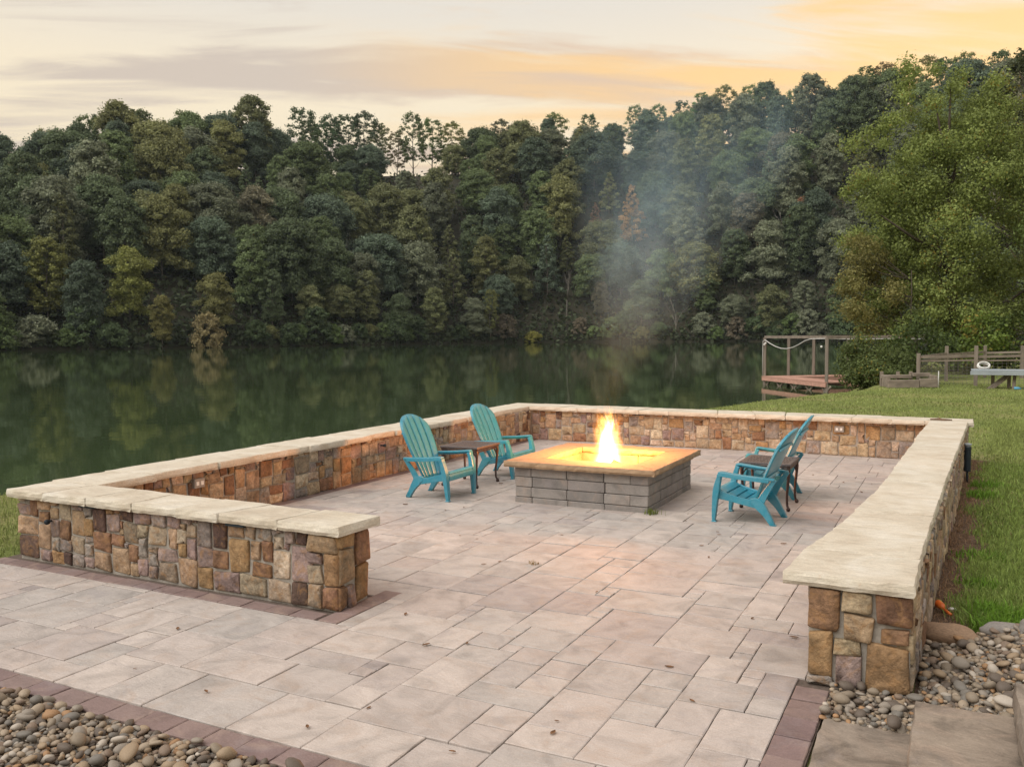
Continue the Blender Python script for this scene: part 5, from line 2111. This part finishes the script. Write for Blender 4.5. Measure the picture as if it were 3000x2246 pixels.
TONES = {
    'dark green': ((.105, .150, .070), 3.5), 'deep blue green': ((.100, .150, .108), 3.8), 'mid green': ((.150, .210, .078), 5), 'olive green': ((.205, .215, .088), 4.5),
    'grey green': ((.205, .225, .150), 4.5), 'brownish': ((.195, .165, .115), 1.1), 'yellow green': ((.28, .28, .10), 1.2)}


# trees of the hillside that stand out: kind, along shore, inland, scale, stretch, colour, name, category, label
SPECIALS = [
    ('shrub', 108, -.8, .95, 1.25, (0.333, 0.282, 0.144), 'shore_shrub', 'shrub', 'pale golden bush leaning over the far waterline'),
    ('layer', 94, 8, .80, 1.1, (0.256, 0.275, 0.081), 'hill_tree', 'tree', 'bright yellow green layered tree low on the far hillside'),
    ('tall', 78, 10, .85, 1.0, (0.230, 0.243, 0.081), 'hill_tree', 'tree', 'yellow green upright tree low on the far hillside'),
    ('cone', 244, 29, 1.15, 1.1, (0.422, 0.256, 0.106), 'hill_tree', 'tree', 'pointed orange tinted tree on the middle of the far hillside'),
    ('cone', 236, 31, .70, 1.1, (0.256, 0.154, 0.100), 'hill_tree', 'tree', 'small rusty pointed tree beside the orange tinted tree'),
    ('tall', 204, 27, .62, 1.0, (0.256, 0.275, 0.075), 'hill_tree', 'tree', 'small lime green tree on the middle of the far hillside'),
    ('tall', 180, 1.5, .72, .95, (0.243, 0.269, 0.125), 'hill_tree', 'tree', 'pale green rounded tree standing right at the far waterline'),
    ('bare', 288, 21, .95, 1.0, (0, 0, 0), 'bare_tree', 'tree', 'pale leafless tree high among dark crowns near the bright leafy tree'),
    ('bare', 162, 21, .85, .9, (0, 0, 0), 'bare_tree', 'tree', 'grey leafless tree on the middle of the far hillside'),
    ('bare', 226, 6, .80, 1.2, (0, 0, 0), 'bare_tree', 'tree', 'pair of thin dead stems low on the far hillside'),
    ('bare', 258, 1.5, .75, 1.2, (0, 0, 0), 'bare_tree', 'tree', 'dead grey stem standing behind the smoke near the waterline'),
    ('shrub', 214, -.8, .75, .9, (0.294, 0.282, 0.075), 'shore_shrub', 'shrub', 'yellow green bush on the far shore'),
    ('tall', 260, 19, .95, 1.0, (0.243, 0.262, 0.156), 'hill_tree', 'tree', 'pale grey green tree standing behind the smoke'),
    ('layer', 112, 4, .72, 1.0, (0.218, 0.218, 0.088), 'hill_tree', 'tree', 'olive yellow layered tree above the golden waterline bush'),
    ('tall', 98, .2, .48, 1.1, (0.230, 0.218, 0.081), 'hill_tree', 'tree', 'narrow yellowing tree beside the golden waterline bush'),
    ('broad', 292, 29, .62, 1.0, (0.307, 0.160, 0.088), 'hill_tree', 'tree', 'small reddish tree high on the far hillside'),
    ('lanky', 200, .5, .62, 1.25, (0.192, 0.205, 0.075), 'hill_tree', 'tree', 'thin tree with a bare straight stem at the far waterline')]
SPEC_AT = []


def special_trees():
    for i, (kind, s_, d, sc, st, col, name, cat, lab) in enumerate(SPECIALS):
        p = hill_point(s_, max(.3, d))
        if d < 0:
            p.z = WATER_Z + .1
        SPEC_AT.append((p, d, 4.5 if kind in ('bare', 'lanky') else 7.5))
        tree(kind, p, sc, i * 1.9, col, lab, 'shrubs along the far shore' if cat == 'shrub' else 'trees on the far hillside', name=name, vi=i, cat=cat, stretch=st)


def clear_of(p):
    return all((p - q).to_2d().length > r for q, d, r in SPEC_AT)


special_trees()


def hill_forest():
    rng = random.Random(42)
    keys = list(TONES)
    wts = [TONES[k][1] for k in keys]
    G = 'trees on the far hillside'
    n = 0
    rows = [(4, 10), (12, 10.5), (21, 10.8), (31, 11), (42, 11.4), (54, 11.8), (67, 12), (79, 11)]
    S0, S1 = 30, SHLEN - 62
    for ri, (d, sp) in enumerate(rows):
        s = S0 + rng.uniform(0, sp)
        last, want = None, 0.0
        while s < S1:
            q = hill_point(s, d)
            if last is not None and (q - last).length < want:
                s += .7
                continue
            last, want = q, sp * rng.uniform(.75, 1.25)
            p = hill_point(s, max(1.5, d + rng.uniform(-3.0, 3.0)))
            if not clear_of(p) or (ri >= 6 and 174 < s < 212 and rng.random() < .38):
                continue
            tone = rng.choices(keys, wts)[0]
            col = tuple(q * .68 + m_ * .32 for q, m_ in zip(TONES[tone][0], (.185, .215, .130)))
            k = rng.uniform(.80, 1.22)
            kind = rng.choices(['broad', 'tall', 'layer', 'cone'], [4.0, 2.4, 2.6, .6])[0]
            sc = rng.uniform(.80, 1.22) * (.68 if ri == 0 else .72 if ri >= 5 and 172 < s < 214 else 1.0)
            tree(kind, p, sc, rng.uniform(0, 6.28), tuple(q * k for q in col), f"{tone} {dict(broad='round crowned', tall='upright', layer='layered', cone='pointed')[kind]} tree {['at the foot of', 'low on', 'low on', 'halfway up', 'halfway up', 'high on', 'high on', 'near the top of'][ri]} the far hillside", G, vi=rng.randrange(9), stretch=rng.uniform(.88, 1.12))
            n += 1
    # thin tall trees along the ridge, sky between their stems
    s = S0
    while s < S1 + 10:
        p = hill_point(s, 86 + rng.uniform(-5, 6))
        sc = rng.uniform(.78, 1.08) * (1.12 if 172 < s < 214 else 1.0)
        tn = rng.choice(['dark green', 'mid green', 'olive green'])
        tree('lanky', p, sc, rng.uniform(0, 6.28), tuple(q * rng.uniform(.8, 1.1) for q in TONES[tn][0]), f"{'tall' if sc > .98 else 'short' if sc < .86 else 'mid height'} slender tree with {tn} leaves on the ridge line", 'trees along the ridge', name='ridge_tree', vi=rng.randrange(3))
        n += 1
        s += rng.uniform(4.5, 8.0) * (.55 if 172 < s < 214 else 1)
    # shrubs overhanging the water
    s = S0
    while s < S1:
        p = hill_point(s, .2 + rng.uniform(0, 2.2))
        s += rng.uniform(3.2, 6.0)
        if not clear_of(p):
            continue
        tone = rng.choices(['dark green', 'mid green', 'olive green', 'grey green', 'brownish'], [4, 4, 3, 2, 1.5])[0]
        k = rng.uniform(.8, 1.2)
        ss = rng.uniform(.6, 1.1)
        tree('shrub', p, ss, rng.uniform(0, 6.28), tuple(q * k for q in TONES[tone][0]), f"{'small' if ss < .75 else 'mid sized' if ss < .93 else 'large'} {'pale ' if k > 1.08 else 'deep ' if k < .9 else ''}{tone} shrub overhanging the far waterline", 'shrubs along the far shore', name='shore_shrub', vi=rng.randrange(3), cat='shrub')
    return n


hill_forest()

def undergrowth():
    """low brush covering the forest floor: nobody could count it"""
    n = 40000
    c = np.zeros((n, 3))
    rng = random.Random(8)
    for i in range(n):
        p = hill_point(rng.uniform(25, SHLEN - 40), 92 * rng.random() ** 1.6)
        c[i] = (p.x, p.y, p.z + abs(rng.gauss(0, 1.1)))
    me = quads_mesh('undergrowth', c, NR.normal(size=(n, 3)) + np.array([0, 0, .8]), NR.uniform(.6, 1.3, n), NR.uniform(0, 1, n), M_LEAF)
    o = link(bpy.data.objects.new('undergrowth', me))
    o.color = (.075, .095, .05, 1)
    tag(o, 'low dark undergrowth covering the far hillside', kind='stuff')


undergrowth()


def near_tree(name, label, loc, lobes, leaf, den, col, cat='tree', H=12.0, base_r=.2, seed=1, group=None, shell=.25, limbs=16):
    rng = random.Random(seed)
    root = empty(name, loc)
    tag(root, label, cat, group)
    c, n, s, v = crown_points(lobes, den, leaf, seed + 50, shell=shell, up_bias=.1, flat=False)
    o = bpy.data.objects.new('crown', quads_mesh('crown', c, n, s, v, M_LEAFN))
    o.color = (*col, 1)
    link(o, root)
    link(bpy.data.objects.new('trunk', trunk_mesh('trunk', H, lobes, rng, base_r, M_BARK, limbs)), root)


def ellipsoid_lobes(rng, n, cx, cy, cz, rx, ry, rz, s0, s1):
    out = []
    for i in range(n):
        d = Vector((rng.gauss(0, 1), rng.gauss(0, 1), rng.gauss(0, 1))).normalized()
        k = rng.uniform(.45, 1.0) ** .5
        s = rng.uniform(s0, s1)
        out.append((cx + d.x * rx * k, cy + d.y * ry * k, cz + d.z * rz * k, s, s * rng.uniform(.7, 1.0)))
    return out


def near_trees():
    rng = random.Random(61)
    # lateral axis of the view is (.89,.455): lobes are given in the tree's own frame
    ux, uy = .89, .455

    def lat(l, dpt, z):
        return (l * ux - dpt * uy, l * uy + dpt * ux, z)
    lobes = []
    for (l, z, r, n) in ((-1.2, 12.6, 1.5, 10), (.2, 12.2, 1.6, 10), (1.8, 10.6, 1.8, 12), (-2.6, 9.6, 1.9, 14), (.0, 9.2, 2.4, 16), (2.6, 8.6, 2.3, 14), (-3.0, 7.2, 2.0, 14), (.2, 6.2, 2.9, 20), (3.4, 6.0, 2.4, 14),
                         (-3.2, 4.6, 1.8, 14), (-.6, 3.4, 2.6, 16), (2.6, 3.4, 2.6, 16), (4.6, 8.2, 2.0, 10), (5.2, 4.8, 2.4, 12), (-1.8, 1.8, 1.9, 12), (.6, 1.3, 1.9, 12), (-3.0, 2.6, 1.6, 10), (3.4, 1.4, 1.9, 12)):
        x, y, zz = lat(l, 0, z)
        lobes += ellipsoid_lobes(rng, n, x, y, zz, r * 1.08, r * .9, r * 1.05, .4, .8)
    lobes += ellipsoid_lobes(rng, 110, *lat(.6, 0, 6.3), 4.0, 3.0, 5.8, .6, 1.0)
    near_tree('leafy_tree', 'large bright olive green leafy tree growing over the fence corner', (6.6, 40.2, LAWN_Z), lobes, .074, 1150, (.245, .300, .090), H=12.5, base_r=.26, seed=3, limbs=24)
    lb = ellipsoid_lobes(rng, 26, -1.5, -.2, 3.6, 1.5, 1.3, 1.9, .4, .7) + ellipsoid_lobes(rng, 12, -1.9, 0, 5.2, 1.0, 1.0, .9, .35, .6)
    near_tree('young_tree', 'yellowing young tree leaning out over the water by the dock', (4.9, 38.0, LAWN_Z), lb, .07, 1200, (.25, .235, .085), H=5.5, base_r=.08, seed=9)
    lb = ellipsoid_lobes(rng, 30, .1, -.2, .55, 1.1, 1.1, .6, .4, .65) + ellipsoid_lobes(rng, 8, -.5, -.1, 1.35, .6, .6, .4, .3, .45)
    near_tree('bank_shrub', 'dark willowy shrub on the bank between dock and planter box', (4.15, 29.5, LAWN_Z - .1), lb, .06, 1400, (.115, .15, .05), 'shrub', H=1.6, base_r=.04, seed=12)
    lb = ellipsoid_lobes(rng, 22, 0, 0, 1.2, 1.2, 1.1, 1.0, .4, .65)
    near_tree('bank_shrub', 'dense dark green shrub behind the planter box', (5.4, 33.0, LAWN_Z), lb, .09, 560, (.08, .115, .035), 'shrub', H=2.2, base_r=.05, seed=13)
    for i, (x, y, r, col, lab) in enumerate(((7.6, 37.2, 1.5, (.15, .21, .045), 'bright green sapling growth behind the fence rails'), (9.4, 37.4, 1.7, (.085, .125, .035), 'dark leafy bush behind the corner of the wire fence'),
                                             (11.2, 36.4, 1.9, (.13, .16, .045), 'olive bush at the fence end behind the grey bench'), (13.2, 35.5, 2.0, (.11, .15, .045), 'leafy bush beyond the end of the grey bench'))):
        lb = ellipsoid_lobes(rng, 24, 0, 0, r * .85, r, r * .8, r * .75, .4, .7)
        near_tree('fence_bush', lab, (x, y, LAWN_Z), lb, .10, 520, col, 'bush', H=r * 1.6, base_r=.05, seed=20 + i)
    lobes = []
    for (l, z, r, n) in ((0, 4.2, 2.0, 16), (-.6, 6.4, 1.8, 12), (1.4, 6.8, 1.9, 12), (1.2, 2.4, 1.9, 12)):
        x, y, zz = lat(l, 0, z)
        lobes += ellipsoid_lobes(rng, n, x, y, zz, r, r * .9, r * .8, .5, .85)
    near_tree('leafy_tree', 'shorter mid green leafy tree rising behind the grey bench', (11.2, 38.6, LAWN_Z), lobes, .11, 560, (.14, .19, .055), H=7, base_r=.14, seed=31, limbs=24)
    # tall dark tree far behind, its branches reaching over the skyline
    lobes = []
    for (l, z, r, n) in ((0, 22.5, 2.6, 14), (-3.0, 19.5, 2.6, 14), (2.5, 19, 3, 14), (-4.5, 16.5, 2.6, 12), (0, 16, 4, 20), (4, 15, 4, 16), (0, 11, 5, 22), (-4, 12.5, 3, 14)):
        x, y, zz = lat(l, 0, z)
        lobes += ellipsoid_lobes(rng, n, x, y, zz, r, r, r * .6, .6, 1.1)
    near_tree('tall_tree', 'tall dark tree behind the bright leafy tree, reaching above the skyline', (12.6, 76, LAWN_Z), lobes, .20, 220, (.085, .10, .048), H=23, base_r=.4, seed=37, limbs=60)


near_trees()


def build_haze():
    m = bpy.data.materials.new('added_haze')
    m.use_nodes = True
    t = m.node_tree
    t.nodes.clear()
    out = N(t, 'ShaderNodeOutputMaterial')
    pv = N(t, 'ShaderNodeVolumePrincipled')
    pv.inputs['Color'].default_value = (.74, .88, 1.0, 1)
    pv.inputs['Density'].default_value = .00008  # haze volume added to lift the dark tones of the forest
    t.links.new(pv.outputs[0], out.inputs['Volume'])
    o = MB().box(-700, 400, -80, 620, -3.2, 128).build('haze', m)
    tag(o, 'thin haze added over the lake and hill to lift the dark forest', kind='stuff')


build_haze()
